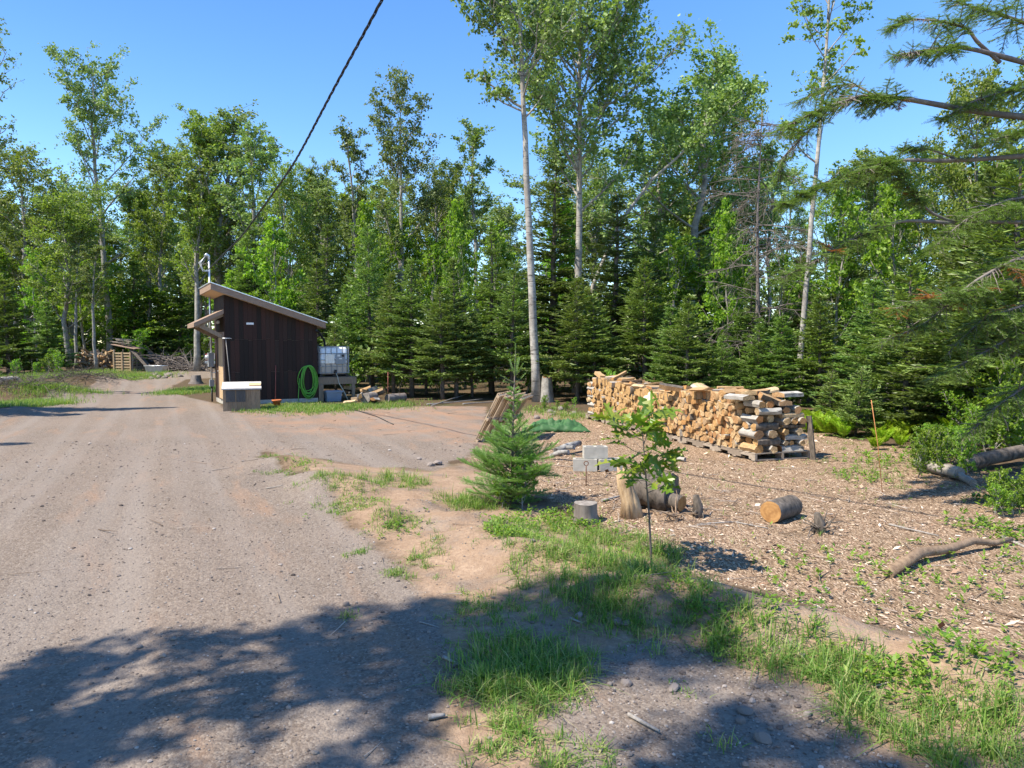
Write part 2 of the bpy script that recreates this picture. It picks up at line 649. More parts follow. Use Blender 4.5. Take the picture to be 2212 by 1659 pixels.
def broadleaf(H, r0, c0, spread, nl, nleaf, lsize, lean=(0, 0), el=35, dens=.3, wob=.18, profile=None, limbs=None, topfork=True, sub=1.0, crad=.3, clear=0.0):
    """trunk with limbs and twigs (one mesh) and a crown of leaves (another)"""
    tr, cr = MB(), MB()
    n = 14
    tt = np.linspace(0, 1, n)
    w = np.cumsum(rng.normal(0, wob, (n, 2)), 0) * (tt[:, None] ** .7) * .35
    path = np.stack([lean[0] * H * tt + w[:, 0], lean[1] * H * tt + w[:, 1], H * tt], 1)
    path[0, 2] = -.15
    rad = r0 * (1 - tt) ** .75 + .012
    rad[0] *= 1.25
    tr.tube(path, rad, 8, 0, rough=.06)
    prof = profile or (lambda s: (.6 + .7 * s) if s < .6 else 1.02 * ((1 - s) / .4) ** .5 + .08)
    CC, CR = [], []

    def grow(p0, d, L, rb, lev):
        pts = curve(p0, d, L, 5 if lev == 0 else 3, (0, 0, .55 if lev == 0 else .3), .35)
        tr.tube(pts, np.linspace(rb, max(.006, rb * .2), len(pts)), 5 if lev == 0 else 3, 0, cap=False)
        if lev == 0:
            m = max(1, int(L / dens * sub))
            for q in range(m):
                f = max(clear, .18) + (1 - max(clear, .18)) * (q + rng.random()) / m
                i = min(int(f * 5), 4)
                base = pts[i] + (pts[i + 1] - pts[i]) * (f * 5 - i)
                dd = unit(pts[i + 1] - pts[i])
                s = np.cross(dd, (0, 0, 1.0))
                s = unit(s) * (1 if q % 2 else -1)
                nd = unit(dd * .7 + s * rng.uniform(.5, 1.2) + np.array((0, 0, rng.uniform(-.3, .5))))
                grow(base, nd, L * rng.uniform(.25, .5) * (1.15 - f * .6), rb * .35, 1)
            CC.append(pts[-1]); CR.append(crad * .6)
        else:
            k = max(1, int(L / .26))
            for q in range(k + 1):
                f = .3 + .7 * q / k
                i = min(int(f * 3), 2)
                b_ = pts[i] + (pts[i + 1] - pts[i]) * (f * 3 - i)
                dd = unit(unit(pts[i + 1] - pts[i]) * .6 + rng.normal(0, .55, 3) + np.array((0, 0, .15)))
                tl = crad * rng.uniform(.6, 1.7)
                tr.tube(np.array([b_, b_ + dd * tl]), [.006, .003], 3, 0, cap=False)
                for g in (.35, .7, 1.0):
                    CC.append(b_ + dd * tl * g); CR.append(crad * rng.uniform(.28, .5))

    for i in range(nl):
        t = c0 + (1 - c0) * ((i + rng.random() * .9) / nl)
        s = (t - c0) / (1 - c0)
        az = i * 2.4 + rng.normal(0, .4)
        e = R(el + 38 * s + rng.normal(0, 9))
        d = (math.cos(az) * math.cos(e), math.sin(az) * math.cos(e), math.sin(e))
        j = min(int(t * (n - 1)), n - 2)
        p = path[j] + (path[j + 1] - path[j]) * (t * (n - 1) - j)
        grow(p, d, spread * prof(s) * (rng.uniform(.45, 1.35) if rng.random() < .6 else rng.uniform(.85, 1.1)), max(.012, rad[j] * .45), 0)
    for (t, az, e, L) in (limbs or []):
        j = min(int(t * (n - 1)), n - 2)
        p = path[j] + (path[j + 1] - path[j]) * (t * (n - 1) - j)
        d = (math.cos(R(az)) * math.cos(R(e)), math.sin(R(az)) * math.cos(R(e)), math.sin(R(e)))
        grow(p, d, L, max(.02, rad[j] * .55), 0)
    CC.append(path[-1]); CR.append(crad * .5)
    leaf_cloud(cr, np.array(CC), np.array(CR), nleaf, lsize)
    return tr, cr


def conifer(H, r0, zb, Rmax, gap=.34, per=7, droop=-.1, needle=.045, twig=.17, dens=.13, fine=False, lean=(0, 0), skirt=.9, bare=0, power=.85):
    """spruce or fir: trunk with branches, and flat ragged sprays of needles in tiers"""
    tr, cr = MB(), MB()
    tt = np.linspace(0, 1, 10)
    path = np.stack([lean[0] * H * tt + rng.normal(0, .015, 10), lean[1] * H * tt + rng.normal(0, .015, 10), H * tt], 1)
    path[0, 2] = -.12
    tr.tube(path, r0 * (1 - tt) ** .8 + .006, 7, 0, rough=.08)
    P, D, N, L = [], [], [], []

    def spray(pts, up, f0, width):
        """side twigs on both sides of a branch, each carrying shorter ones"""
        seg = np.linalg.norm(np.diff(pts, axis=0), axis=1).sum()
        m = max(3, int(seg / dens))
        for q in range(m):
            f = f0 + (1 - f0) * (q + rng.random()) / m
            x = f * (len(pts) - 1)
            i = min(int(x), len(pts) - 2)
            b = pts[i] + (pts[i + 1] - pts[i]) * (x - i)
            d = unit(pts[i + 1] - pts[i])
            s = unit(np.cross(d, up))
            for sg in (-1, 1):
                tl = width * (1.08 - f) ** .7 * rng.uniform(.6, 1.15) + twig * .4
                td = unit(d * rng.uniform(.55, .9) + s * sg * rng.uniform(.6, .95) + up * rng.normal(-.05, .16))
                k = max(1, int(tl / twig * 1.5))
                for z in range(k):
                    c = b + td * tl * z / k
                    P.append(c); D.append(unit(td + rng.normal(0, .12, 3))); N.append(unit(up + rng.normal(0, .75, 3))); L.append(twig * rng.uniform(.9, 1.5))
                    if k > 1 or rng.random() < .6:
                        for s2 in (-1, 1):
                            P.append(c + td * twig * .2); D.append(unit(td * .8 + unit(np.cross(td, up)) * s2 * .8 + rng.normal(0, .15, 3)))
                            N.append(unit(up + rng.normal(0, .75, 3))); L.append(twig * rng.uniform(.5, 1.05))
        P.append(pts[-1]); D.append(unit(pts[-1] - pts[-2])); N.append(up); L.append(twig)

    z = zb
    while z < H - .12:
        t = z / H
        j = min(int(t * 9), 8)
        p0 = path[j] + (path[j + 1] - path[j]) * (t * 9 - j)
        s = (z - zb) / (H - zb)
        rr = Rmax * (1 - s) ** power * (skirt + (1 - skirt) * min(1, s * 5)) + .08
        a0 = rng.random() * 6.28
        kk = max(4, int(per * (1 - .35 * s)))
        for i in range(kk):
            a = a0 + i * 6.283 / kk + rng.normal(0, .2)
            l = rr * rng.uniform(.62, 1.18)
            e = droop + (.75 - droop) * s ** 1.6 + rng.normal(0, .1)
            d = np.array((math.cos(a) * math.cos(e), math.sin(a) * math.cos(e), math.sin(e)))
            pts = curve(p0 + np.array((0, 0, rng.normal(0, gap * .3))), d, l, 4, (0, 0, .28), .16)
            tr.tube(pts, np.linspace(max(.006, r0 * .22 * (1 - s) + .004), .003, 5), 4, 0, cap=False)
            sd = unit(np.cross(unit(pts[-1] - pts[0]), (0, 0, 1.0)))
            up = unit(np.cross(sd, unit(pts[-1] - pts[0])))
            spray(pts, up, .12 + .25 * max(0, 1 - s * 3) * (l > .6), l * .42)
        z += gap * rng.uniform(.75, 1.2) * (1 - .3 * s)
    for q in range(5):
        P.append(path[-1] - np.array((0, 0, q * .1))); D.append(unit(np.array((rng.normal(0, .3), rng.normal(0, .3), 1)))); N.append(unit(rng.normal(0, 1, 3))); L.append(twig)
    P, D, N, L = np.array(P), np.array(D), np.array(N), np.array(L)
    needles(cr, P, D, N, L, needle, fine)
    return tr, cr


def needles(cr, P, D, N, L, wd, fine=False):
    if fine:
        # real needles in two rows along each twig, with a few on top
        m = 16
        S = unit(np.cross(D, N))
        for q in range(m):
            f = (q + .5) / m
            for sg, u in ((1, .25), (-1, .25), (0, .9)):
                if sg == 0 and q % 2:
                    continue
                nd = unit(D * .75 + S * sg * 1.0 + N * u + rng.normal(0, .16, P.shape))
                V, Fq = kites(P + D * (L * f)[:, None], nd, unit(N + rng.normal(0, .3, P.shape)), np.full(len(P), wd) * rng.uniform(.8, 1.25, len(P)), np.full(len(P), wd * .21), .5)
                cr.add(V, Fq)
    else:
        V, Fq = kites(P, D, N, L, np.full(len(P), wd) * rng.uniform(.7, 1.4, len(P)), .45)
        cr.add(V, Fq)
        N2 = unit(np.cross(D, N) * .9 + N * .5)
        V, Fq = kites(P, unit(D + rng.normal(0, .1, P.shape)), N2, L * .85, np.full(len(P), wd * .75), .4)
        cr.add(V, Fq)


LIB = {}


def proto(key, tc, bark, leaf):
    tr, cr = tc
    LIB[key] = (tr.mesh('trunk', MAT[bark]), cr.mesh('crown', MAT[leaf]))


def plant(key, name, loc, sc, rz, label, cat, group=None):
    o = empty(name, loc, rz, label, cat, group)
    o.scale = sc
    for nm, me in zip(('trunk', 'crown'), LIB[key]):
        c = bpy.data.objects.new(nm, me)
        c.parent = o
        col.objects.link(c)
    return o


# broadleaf kinds (height 10 unless noted, scaled when planted)
proto('poplar', broadleaf(10, .13, .28, 2.1, 24, 15000, .085, el=38, crad=.30), 'bark_grey', 'leaf_poplar')
proto('poplar_b', broadleaf(10, .12, .36, 2.5, 20, 15000, .085, el=34, crad=.34, lean=(-.03, .02)), 'bark_grey', 'leaf_poplar')
proto('maple_b', broadleaf(10, .12, .25, 3.1, 20, 21000, .095, el=36, crad=.40, wob=.3), 'bark_grey', 'leaf_maple')
proto('poplar_thin', broadleaf(10, .085, .45, 1.5, 15, 5500, .085, el=42, crad=.25), 'bark_grey', 'leaf_poplar')
proto('maple', broadleaf(10, .12, .22, 2.9, 26, 22000, .095, el=30, crad=.33), 'bark_grey', 'leaf_maple')
proto('maple_forked', broadleaf(10, .13, .35, 2.8, 22, 20000, .095, el=48, crad=.33, lean=(.05, .02)), 'bark_grey', 'leaf_maple')
proto('birch', broadleaf(10, .10, .32, 2.2, 22, 13000, .08, el=44, crad=.28), 'bark_birch', 'leaf_poplar')
proto('young', broadleaf(5, .05, .12, 1.5, 20, 5500, .10, el=28, crad=.26), 'bark_grey', 'leaf_bright')
proto('shrub', broadleaf(1.6, .02, .05, .8, 14, 1500, .085, el=35, crad=.16, dens=.2), 'bark_grey', 'leaf_bright')
# conifers
proto('spruce_limbed', conifer(8, .10, 1.5, 1.55, gap=.33, per=8), 'bark_dark', 'needle')
proto('spruce_tall', conifer(10, .13, 1.4, 1.75, gap=.36, per=8, droop=-.22), 'bark_dark', 'needle')
proto('spruce_dense', conifer(6, .08, .3, 1.45, gap=.28, per=8, twig=.16), 'bark_dark', 'needle')
proto('fir', conifer(6, .075, 1.1, 1.4, gap=.33, per=8, droop=.02, twig=.17), 'bark_dark', 'needle_light')
proto('fir_small', conifer(2.4, .03, .08, .85, gap=.2, per=7, droop=.05, twig=.10, needle=.03, dens=.085), 'bark_dark', 'needle_light')

# ------------------------------------------------------------------ the forest, tree by tree
KINDW = {'poplar': 'grey-barked poplar', 'poplar_thin': 'thin sparse poplar', 'maple': 'leafy green maple', 'maple_forked': 'spreading maple', 'birch': 'white-barked birch',
         'young': 'bright young hardwood', 'spruce_limbed': 'dark spruce with bare lower trunk', 'spruce_tall': 'tall dark spruce', 'spruce_dense': 'bushy spruce with boughs to the ground', 'fir': 'light green fir', 'fir_small': 'small light green fir'}
CATW = {'poplar': 'poplar tree', 'poplar_thin': 'poplar tree', 'maple': 'maple tree', 'maple_forked': 'maple tree', 'birch': 'birch tree', 'young': 'young tree',
        'spruce_limbed': 'spruce tree', 'spruce_tall': 'spruce tree', 'spruce_dense': 'spruce tree', 'fir': 'fir tree', 'fir_small': 'fir tree'}
CONI = {'spruce_limbed', 'spruce_tall', 'spruce_dense', 'fir'}
HALF = {'poplar': 1.5, 'poplar_thin': 1.15, 'maple': 2.2, 'maple_forked': 2.2, 'birch': 1.6, 'young': 1.2, 'spruce_limbed': 1.05, 'spruce_tall': 1.1, 'spruce_dense': 1.05, 'fir': 1.0, 'fir_small': .8}
HGT = {'young': 5, 'spruce_limbed': 8, 'spruce_tall': 10, 'spruce_dense': 6, 'fir': 6, 'fir_small': 2.4}


def stand(kind, px, Y, top, hw, label=None, group=None, rz=None):
    p = gx(px, Y)
    conifer_ = kind in CONI or kind == 'fir_small'
    h = max(.8, zat(top, Y) - p.z) / HGT.get(kind, 10) * (1.0 if conifer_ else .92)
    w = hw / F * Y / HALF[kind]
    w = min(max(w, h * .55), h * 1.7)
    key = kind + '_b' if kind in ('poplar', 'maple') and rng.random() < .5 else kind
    o_ = plant(key, CATW[kind].replace(' ', '_'), p, (w * rng.uniform(.85, 1.15), w * rng.uniform(.85, 1.15), h), 0, label or KINDW[kind], CATW[kind], group)
    o_.rotation_euler = (rng.normal(0, .025), rng.normal(0, .025), rng.random() * 6.28)
    return o_


# trees one can pick out, left to right (kind, column, distance, top, half width, label)
for a in [
    ('poplar', 240, 56, 138, 95, 'tall poplar with thick grey trunk rising behind the pallet crate, highest at far left'),
    ('maple', 60, 58, 330, 100, 'leafy maple at the far left end of the tree line'),
    ('maple', 150, 50, 420, 95, 'maple just left of the tall grey poplar behind the brush'),
    ('maple_forked', 345, 60, 330, 90, 'maple filling the gap right of the tall grey poplar'),
    ('maple_forked', 425, 47, 268, 110, 'maple with leaning grey trunk just left of the shed roof'),
    ('poplar', 478, 50, 245, 120, 'full poplar rising straight above the high end of the shed roof'),
    ('poplar', 560, 46, 285, 85, 'round-topped poplar above the middle of the shed roof'),
    ('maple', 640, 42, 375, 85, 'maple under the lower end of the overhead cable'),
    ('poplar', 700, 44, 385, 75, 'poplar between the cable and the narrow dark poplar'),
    ('poplar_thin', 772, 38, 262, 62, 'narrow dark poplar left of the tall birch with the clear forked stem'),
    ('maple', 940, 40, 362, 85, 'rounded maple below the crown of the tall forked birch'),
    ('poplar_thin', 1040, 36, 238, 65, 'sparse thin poplar left of the lone white-trunked birch'),
    ('poplar', 1400, 35, 250, 100, 'poplar filling in behind the leaning birch limb'),
    ('poplar', 1485, 31, 135, 135, 'big dark-topped poplar right of the twin birch'),
    ('maple', 1560, 34, 190, 115, 'leafy maple on the right shoulder of the dark-topped poplar'),
    ('poplar_thin', 1660, 36, 300, 70, 'thin poplar behind the dead grey spruce'),
    ('poplar', 1880, 27, 330, 90, 'poplar between the thin leaning birch and the right-hand trees'),
    ('maple', 1975, 24, 330, 90, 'maple under the big overhanging spruce bough'),
    ('maple', 2090, 20, 175, 130, 'tall full maple at the right edge behind the spruce boughs'),
    ('maple_forked', 2215, 18, 120, 130, 'maple cut by the right edge of the view'),
]:
    stand(*a)
# the tight group of grey trunks left of the shed
for i, (px, Y, top, l) in enumerate([(430, 54.5, 420, 'leftmost of the bare grey trunks beside the shed porch'), (443, 55.5, 400, 'middle one of the bare grey trunks beside the shed porch'),
                                     (455, 56.5, 380, 'bare grey trunk nearest the shed mast'), (165, 49, 470, 'slender grey trunk left of the wood heap'), (208, 47, 520, 'short leaning grey trunk between heap and tall poplar')]):
    stand('poplar_thin', px, Y, top, 45, l)
# conifers of the front row
for a in [
    ('spruce_dense', 20, 44, 600, 70, 'bushy dark spruce at the left edge above the brush'),
    ('spruce_dense', 105, 47, 650, 60, 'low dark spruce behind the brush at left'),
    ('spruce_tall', 530, 40, 510, 60, 'dark spruce rising behind the middle of the shed roof'),
    ('spruce_tall', 612, 36, 560, 60, 'dark spruce behind the low end of the shed roof'),
    ('spruce_dense', 690, 32, 560, 60, 'spruce directly behind the water tank'),
    ('fir', 752, 29, 620, 58, 'fir just right of the water tank with low boughs'),
    ('fir', 805, 29, 500, 60, 'spruce behind the red stake right of the tank'),
    ('fir', 850, 26.5, 590, 62, 'fir standing behind the sawn log right of the tank'),
    ('spruce_limbed', 890, 26, 560, 60, 'spruce with thin bare stem, second right of the sawn log'),
    ('fir', 955, 24.6, 620, 62, 'pale-stemmed fir left of the fallen branches'),
    ('spruce_limbed', 987, 25.2, 560, 58, 'bare-stemmed spruce above the fallen branches'),
    ('spruce_tall', 1062, 27.5, 500, 75, 'spruce left of the lone birch trunk'),
    ('fir', 1105, 25.5, 570, 60, 'fir close left of the lone birch trunk'),
    ('spruce_tall', 1190, 29, 345, 85, 'tallest dark spruce right behind the lone birch trunk'),
    ('fir', 1247, 24, 600, 70, 'fir with slim pale stem left of the woodpile'),
    ('spruce_tall', 1325, 27, 430, 85, 'tall dark spruce below the twin birch'),
    ('fir', 1390, 24, 560, 75, 'spruce behind the far end of the woodpile'),
    ('spruce_dense', 1450, 22, 660, 75, 'low spruce over the middle of the woodpile'),
    ('spruce_tall', 1515, 26, 520, 75, 'dark spruce left of the dead grey spruce'),
    ('fir', 1560, 20.5, 730, 70, 'light fir close behind the woodpile top'),
    ('spruce_limbed', 1610, 23, 600, 75, 'dark spruce behind the dead grey spruce'),
    ('spruce_dense', 1690, 19.5, 680, 70, 'spruce behind the near end of the woodpile'),
    ('fir', 1770, 19, 640, 75, 'dark spruce right of the thin leaning birch'),
    ('fir_small', 1795, 16.5, 800, 52, 'small fir behind the ferns right of the woodpile'),
    ('fir_small', 1852, 14.2, 790, 62, 'light young fir standing among the ferns by the thin orange stake'),
    ('spruce_dense', 1890, 17, 600, 100, 'broad spruce above the ferns at right'),
    ('fir', 1965, 15, 560, 115, 'broad spruce under the big overhanging bough'),
    ('spruce_dense', 2070, 13.6, 520, 130, 'wide shaded spruce behind the fallen white birch log'),
    ('fir', 2190, 12.6, 330, 150, 'dark spruce filling the right edge'),
    ('young', 1450, 25, 520, 75, 'bright leafy young tree over the middle of the woodpile'),
    ('young', 1575, 24, 480, 70, 'bright leafy young tree left of the dead grey spruce'),
    ('young', 1690, 23, 560, 60, 'bright leafy young tree between dead spruce and thin leaning birch'),
    ('young', 1800, 22, 430, 70, 'bright leafy young tree right of the thin leaning birch'),
    ('young', 1920, 20, 400, 80, 'bright leafy tree behind the middle overhanging boughs'),
    ('young', 1005, 31, 450, 60, 'bright leafy tree between the forked birch and the lone birch'),
    ('young', 800, 33, 450, 60, 'bright leafy tree above the firs right of the tank'),
    ('young', 590, 38, 560, 50, 'yellow-green young tree above the low end of the shed roof'),
    ('fir', 725, 27.5, 700, 50, 'low young fir close behind the tank stand'),
    ('fir', 920, 27, 700, 55, 'low young fir between two bare spruce stems right of the sawn log'),
    ('fir', 1020, 26, 680, 60, 'low young fir above the tip of the fallen branches'),
    ('fir', 1285, 24, 640, 60, 'fir at the far corner of the woodpile'),
    ('fir', 1480, 21, 640, 65, 'light fir over the middle of the woodpile, in front of the dark spruce'),
    ('fir', 1640, 20, 690, 60, 'light fir below the dead grey spruce'),
    ('fir', 2110, 12.8, 600, 120, 'light fir low at the right edge above the white birch log'),
    ('fir', 1400, 31, 470, 75, 'fir seen between the twin birch and the leaning limb'),
    ('spruce_tall', 1720, 25, 520, 75, 'dark spruce behind the thin leaning birch'),
    ('spruce_tall', 1830, 23, 480, 90, 'dark spruce right of the thin leaning birch, farther back'),
]:
    stand(*a)
# deeper rows: these repeat and nothing tells them apart
def fill(n, pxr, Yr, topr, hwr, kinds, label, group):
    for i in range(n):
        px = pxr[0] + (pxr[1] - pxr[0]) * (i + rng.random()) / n
        k = kinds[rng.integers(len(kinds))]
        stand(k, px, rng.uniform(*Yr), rng.uniform(*topr), rng.uniform(*hwr), label[0 if k in CONI else 1], group[0 if k in CONI else 1])


fill(14, (-120, 420), (58, 75), (400, 500), (70, 100), ['maple', 'poplar', 'maple_forked'], ('', 'hardwood in the deep left-hand wood beyond the wood heap'), ('', 'hardwoods beyond the wood heap'))
fill(14, (-80, 420), (53, 64), (540, 690), (45, 70), ['young', 'young', 'spruce_dense'], ('spruce in the undergrowth of the left-hand wood', 'bright young tree in the undergrowth of the left-hand wood'), ('undergrowth spruces at left', 'young trees at left'))
fill(16, (400, 1120), (44, 62), (395, 470), (65, 95), ['maple', 'poplar', 'birch', 'maple_forked'], ('', 'hardwood in the back row between shed and lone birch'), ('', 'back row hardwoods behind the shed'))
fill(14, (480, 1150), (32, 42), (480, 640), (50, 70), ['spruce_tall', 'fir', 'young', 'young'], ('conifer in the second row between shed and lone birch', 'young hardwood among conifers behind the shed'), ('second row conifers behind the shed', 'young hardwoods among the conifers'))
fill(17, (1150, 2260), (33, 50), (330, 450), (65, 100), ['maple', 'poplar', 'birch', 'poplar'], ('', 'hardwood in the back row above the woodpile'), ('', 'back row hardwoods above the woodpile'))
fill(16, (1160, 2250), (26, 36), (440, 640), (55, 80), ['spruce_limbed', 'fir', 'young', 'young'], ('conifer in the second row behind the woodpile', 'young hardwood among conifers behind the woodpile'), ('second row conifers behind the woodpile', 'young hardwoods behind the woodpile'))
fill(8, (2080, 2500), (15, 24), (250, 420), (100, 140), ['spruce_dense', 'maple'], ('conifer in the shade of the right edge', 'hardwood in the shade of the right edge'), ('right edge conifers', 'right edge hardwoods'))


def hero(name, tc, bark, leaf, loc, label, cat, rz=0.0):
    tr, cr = tc
    o = empty(name, loc, rz, label, cat)
    tr.build('trunk', MAT[bark], o)
    cr.build('crown', MAT[leaf], o)
    return o


# the lone white-trunked birch in the clearing
p = at(1160, 868)
hero('birch_tree', broadleaf(16.2, .14, .56, 3.1, 18, 13500, .125, lean=(-.052, -.01), el=28, crad=.34, wob=.12,
     limbs=[(.78, 165, 30, 3.0), (.72, 170, 25, 2.2), (.84, 175, 22, 3.6), (.9, 160, 20, 3.2), (.66, -30, 25, 2.6), (.6, 200, 15, 1.8), (.7, 20, 35, 3.0)]), 'bark_birch', 'leaf_poplar', p,
     'lone tall birch with clear white trunk standing in front of the spruces', 'birch tree')
# twin birch with a long leaning limb
p = gx(1246, 28)
tr, cr = broadleaf(17.0, .16, .40, 4.2, 26, 27000, .135, lean=(.012, 0), el=38, crad=.44, wob=.1,
                   limbs=[(.55, 10, 42, 5.2), (.5, 170, 50, 3.6), (.62, 5, 35, 4.8), (.66, 20, 55, 5.0), (.72, 165, 50, 3.2), (.74, 0, 45, 3.6), (.8, 190, 50, 3.0), (.55, 185, 40, 4.6), (.64, 178, 42, 4.8), (.7, 200, 38, 4.2), (.6, 150, 40, 4.0)])
CC = []
ln = np.array([(.35, -.1, 2.0), (.6, -.15, 4.2), (1.6, -.3, 6.6), (2.8, -.4, 8.2), (4.4, -.6, 9.6), (5.4, -.7, 10.5), (6.3, -.8, 11.4)])
tr.tube(ln, [.085, .078, .068, .055, .04, .024, .01], 7, 0, rough=.05)
for i in range(3, 7):
    for q in range(5):
        a = rng.random() * 6.28
        pts = curve(ln[i] + (ln[i] - ln[i - 1]) * rng.random() * -.8, (math.cos(a) * .8 + .4, math.sin(a) * .8, .7), rng.uniform(.7, 1.6), 3, (0, 0, .3))
        tr.tube(pts, [.022, .015, .01, .005], 4, 0, cap=False)
        if i > 3:
            CC += list(pts[1:])
leaf_cloud(cr, np.array(CC), np.full(len(CC), .3), 3200, .13)
hero('birch_tree', (tr, cr), 'bark_birch', 'leaf_poplar', p, 'twin-stemmed white birch with one long limb leaning far to the right', 'birch tree')
# thin birch leaning right beyond the woodpile
p = gx(1722, 21.5)
hero('birch_tree', broadleaf(14.6, .085, .60, 2.1, 18, 6500, .10, lean=(.058, 0), el=35, crad=.26, wob=.1, limbs=[(.5, 175, 30, 1.5), (.45, 0, 20, 1.2)]), 'bark_birch', 'leaf_maple', p,
     'thin pale birch leaning right behind the near end of the woodpile', 'birch tree')
# tall birch with a clear forked stem and a domed crown
p = gx(872, 36)
hero('birch_tree', broadleaf(13.8, .15, .60, 2.8, 18, 13000, .115, lean=(.0, 0), el=30, crad=.40, wob=.16, limbs=[(.42, 175, 62, 3.4), (.5, 10, 35, 3.0)],
     profile=lambda s: .95 - .35 * abs(s - .35)), 'bark_birch', 'leaf_poplar', p, 'tall birch with clear forked stem and domed crown standing above the spruces', 'birch tree')
# sparse tree at the left edge whose branches reach into view
p = gx(-45, 26)
hero('poplar_tree', broadleaf(13.2, .16, .45, 2.0, 12, 2400, .095, el=25, crad=.24, limbs=[(.78, 0, 25, 2.6), (.7, 5, 30, 2.2), (.6, -10, 20, 2.2), (.9, 0, 40, 2.0)]), 'bark_grey', 'leaf_poplar', p,
     'sparse poplar at the left edge with bare twigs reaching into the sky', 'poplar tree')

# dead grey spruce
dt, db = MB(), MB()
H = 9.2
dt.tube([(0, 0, -.1), (.02, 0, 3), (-.05, .03, 6), (.03, 0, H)], [.085, .07, .042, .01], 8, rough=.08)
for i in range(62):
    z = rng.uniform(1.2, H - .3)
    a = rng.random() * 6.28
    L = (1.0 + 1.1 * min(1, (H - z) / 4)) * rng.uniform(.5, 1.1)
    pts = curve((0, 0, z), (math.cos(a), math.sin(a), rng.uniform(-.2, .35)), L, 5, (0, 0, -.35), .4)
    db.tube(pts, np.linspace(.02, .004, 6), 4, cap=False)
    for q in range(10):
        j = rng.integers(1, 5)
        t2 = curve(pts[j], unit(rng.normal(0, .7, 3) + (pts[j] - pts[0])), L * .4, 3, (0, 0, -.5), .4)
        db.tube(t2, [.009, .006, .004, .003], 3, cap=False)
        for s in range(2):
            db.tube(curve(t2[2], unit(rng.normal(0, 1, 3) + np.array((0, 0, -.4))), .3, 2, (0, 0, -.5), .3), [.004, .003, .002], 3, cap=False)
o = empty('spruce_tree', gx(1634, 22.5), 0, 'dead grey spruce with bare drooping twigs behind the woodpile', 'dead tree')
dt.build('trunk', MAT['bark_dead'], o)
db.build('branches', MAT['bark_dead'], o)

# big spruce at the right edge: only its long boughs reach into view
bt, bn, bd = MB(), MB(), MB()
bo = Vector((8.0, 9.2, 0))
bo.z = hz(bo.x, bo.y)
bt.tube([(0, 0, -.2), (.03, 0, 4), (0, .05, 8), (.05, 0, 13)], [.26, .22, .15, .03], 10, rough=.06)
NP, ND, NN, NL = [], [], [], []
DP, DD, DN, DL = [], [], [], []


def bough(pix, rad, width, f0=.25, dens=.028, dead=.012, sub=True, droop=.32):
    """a bough given by points (column, row, distance); sprays hang from its outer part"""
    width *= .72
    pts = np.array([np.array((0, 0, EYE)) + ray(a, b) * c - np.array(bo) for a, b, c in pix])
    # finer curve
    tq = np.linspace(0, len(pts) - 1, len(pts) * 4)
    pts = np.stack([np.interp(tq, range(len(pts)), pts[:, i]) for i in range(3)], 1)
    pts[1:-1] = (pts[:-2] + pts[1:-1] * 2 + pts[2:]) / 4
    bt.tube(pts, np.linspace(rad, rad * .16, len(pts)), 7, rough=.07)
    Ltot = np.linalg.norm(np.diff(pts, axis=0), axis=1).sum()
    m = int(Ltot / dens)
    for q in range(m):
        f = f0 + (1 - f0) * (q + rng.random()) / m
        x = f * (len(pts) - 1)
        i = min(int(x), len(pts) - 2)
        b = pts[i] + (pts[i + 1] - pts[i]) * (x - i)
        d = unit(pts[min(i + 2, len(pts) - 1)] - pts[i])
        s = unit(np.cross(d, (0, 0, 1.0)))
        sg = 1 if q % 2 else -1
        tl = width * rng.uniform(.5, 1.2) * (1.25 - f)
        tw = curve(b, unit(d * rng.uniform(.3, .9) + s * sg * rng.uniform(.3, 1.0) + np.array((0, 0, rng.normal(-.15, .45)))), tl, 4, (0, 0, -droop), .38)
        bt.tube(tw, np.linspace(.008, .003, 5), 3, cap=False)
        bare = rng.random() < .12 or (vnoise(np.array([f * Ltot * 2.2 + rad * 900]), np.array([.5]), 31)[0] < -.12 and rng.random() < .75)
        if bare:
            continue
        isd = rng.random() < dead
        A = (DP, DD, DN, DL) if isd else (NP, ND, NN, NL)
        k = max(2, int(tl / .05))
        for z in range(k):
            g = (z + .3) / k * 4
            j = min(int(g), 3)
            c = tw[j] + (tw[j + 1] - tw[j]) * (g - j)
            td = unit(tw[j + 1] - tw[j])
            ss = unit(np.cross(td, (0, 0, 1.0)))
            A[0].append(c); A[1].append(td); A[2].append(unit(np.array((0, 0, 1.0)) + rng.normal(0, .25, 3))); A[3].append(.09)
            for s2 in (-1, 1):
                l2 = (.10 + .10 * rng.random()) * (1.15 - z / k)
                sd = unit(td * .7 + ss * s2 * .9 + rng.normal(0, .15, 3) + np.array((0, 0, -.12)))
                for w in range(2):
                    A[0].append(c + sd * l2 * .5 * w); A[1].append(sd); A[2].append(unit(np.array((0, 0, 1.0)) + rng.normal(0, .3, 3))); A[3].append(l2 * .55)


bough([(2290, 262, 9.3), (2100, 240, 8.9), (1960, 214, 8.6), (1870, 206, 8.4), (1780, 232, 8.2), (1680, 282, 8.0)], .045, .62, .42)
bough([(1890, 206, 8.45), (1840, 180, 8.6), (1780, 190, 8.7), (1720, 222, 8.8)], .014, .5, .2)
bough([(1800, 225, 8.25), (1740, 290, 8.2), (1690, 340, 8.3), (1680, 390, 8.4)], .013, .5, .1)
bough([(2230, 140, 8.9), (2120, 110, 8.6), (2060, 100, 8.5), (1990, 110, 8.3), (1930, 120, 8.2)], .035, .55, .45)
bough([(2160, 135, 8.7), (2110, 90, 8.6), (2090, 60, 8.6), (2030, 45, 8.5), (1960, 40, 8.4), (1920, 60, 8.4)], .026, .5, .35)
bough([(2260, 70, 9), (2190, 40, 8.8), (2120, 20, 8.7), (2050, 0, 8.6)], .028, .55, .15)
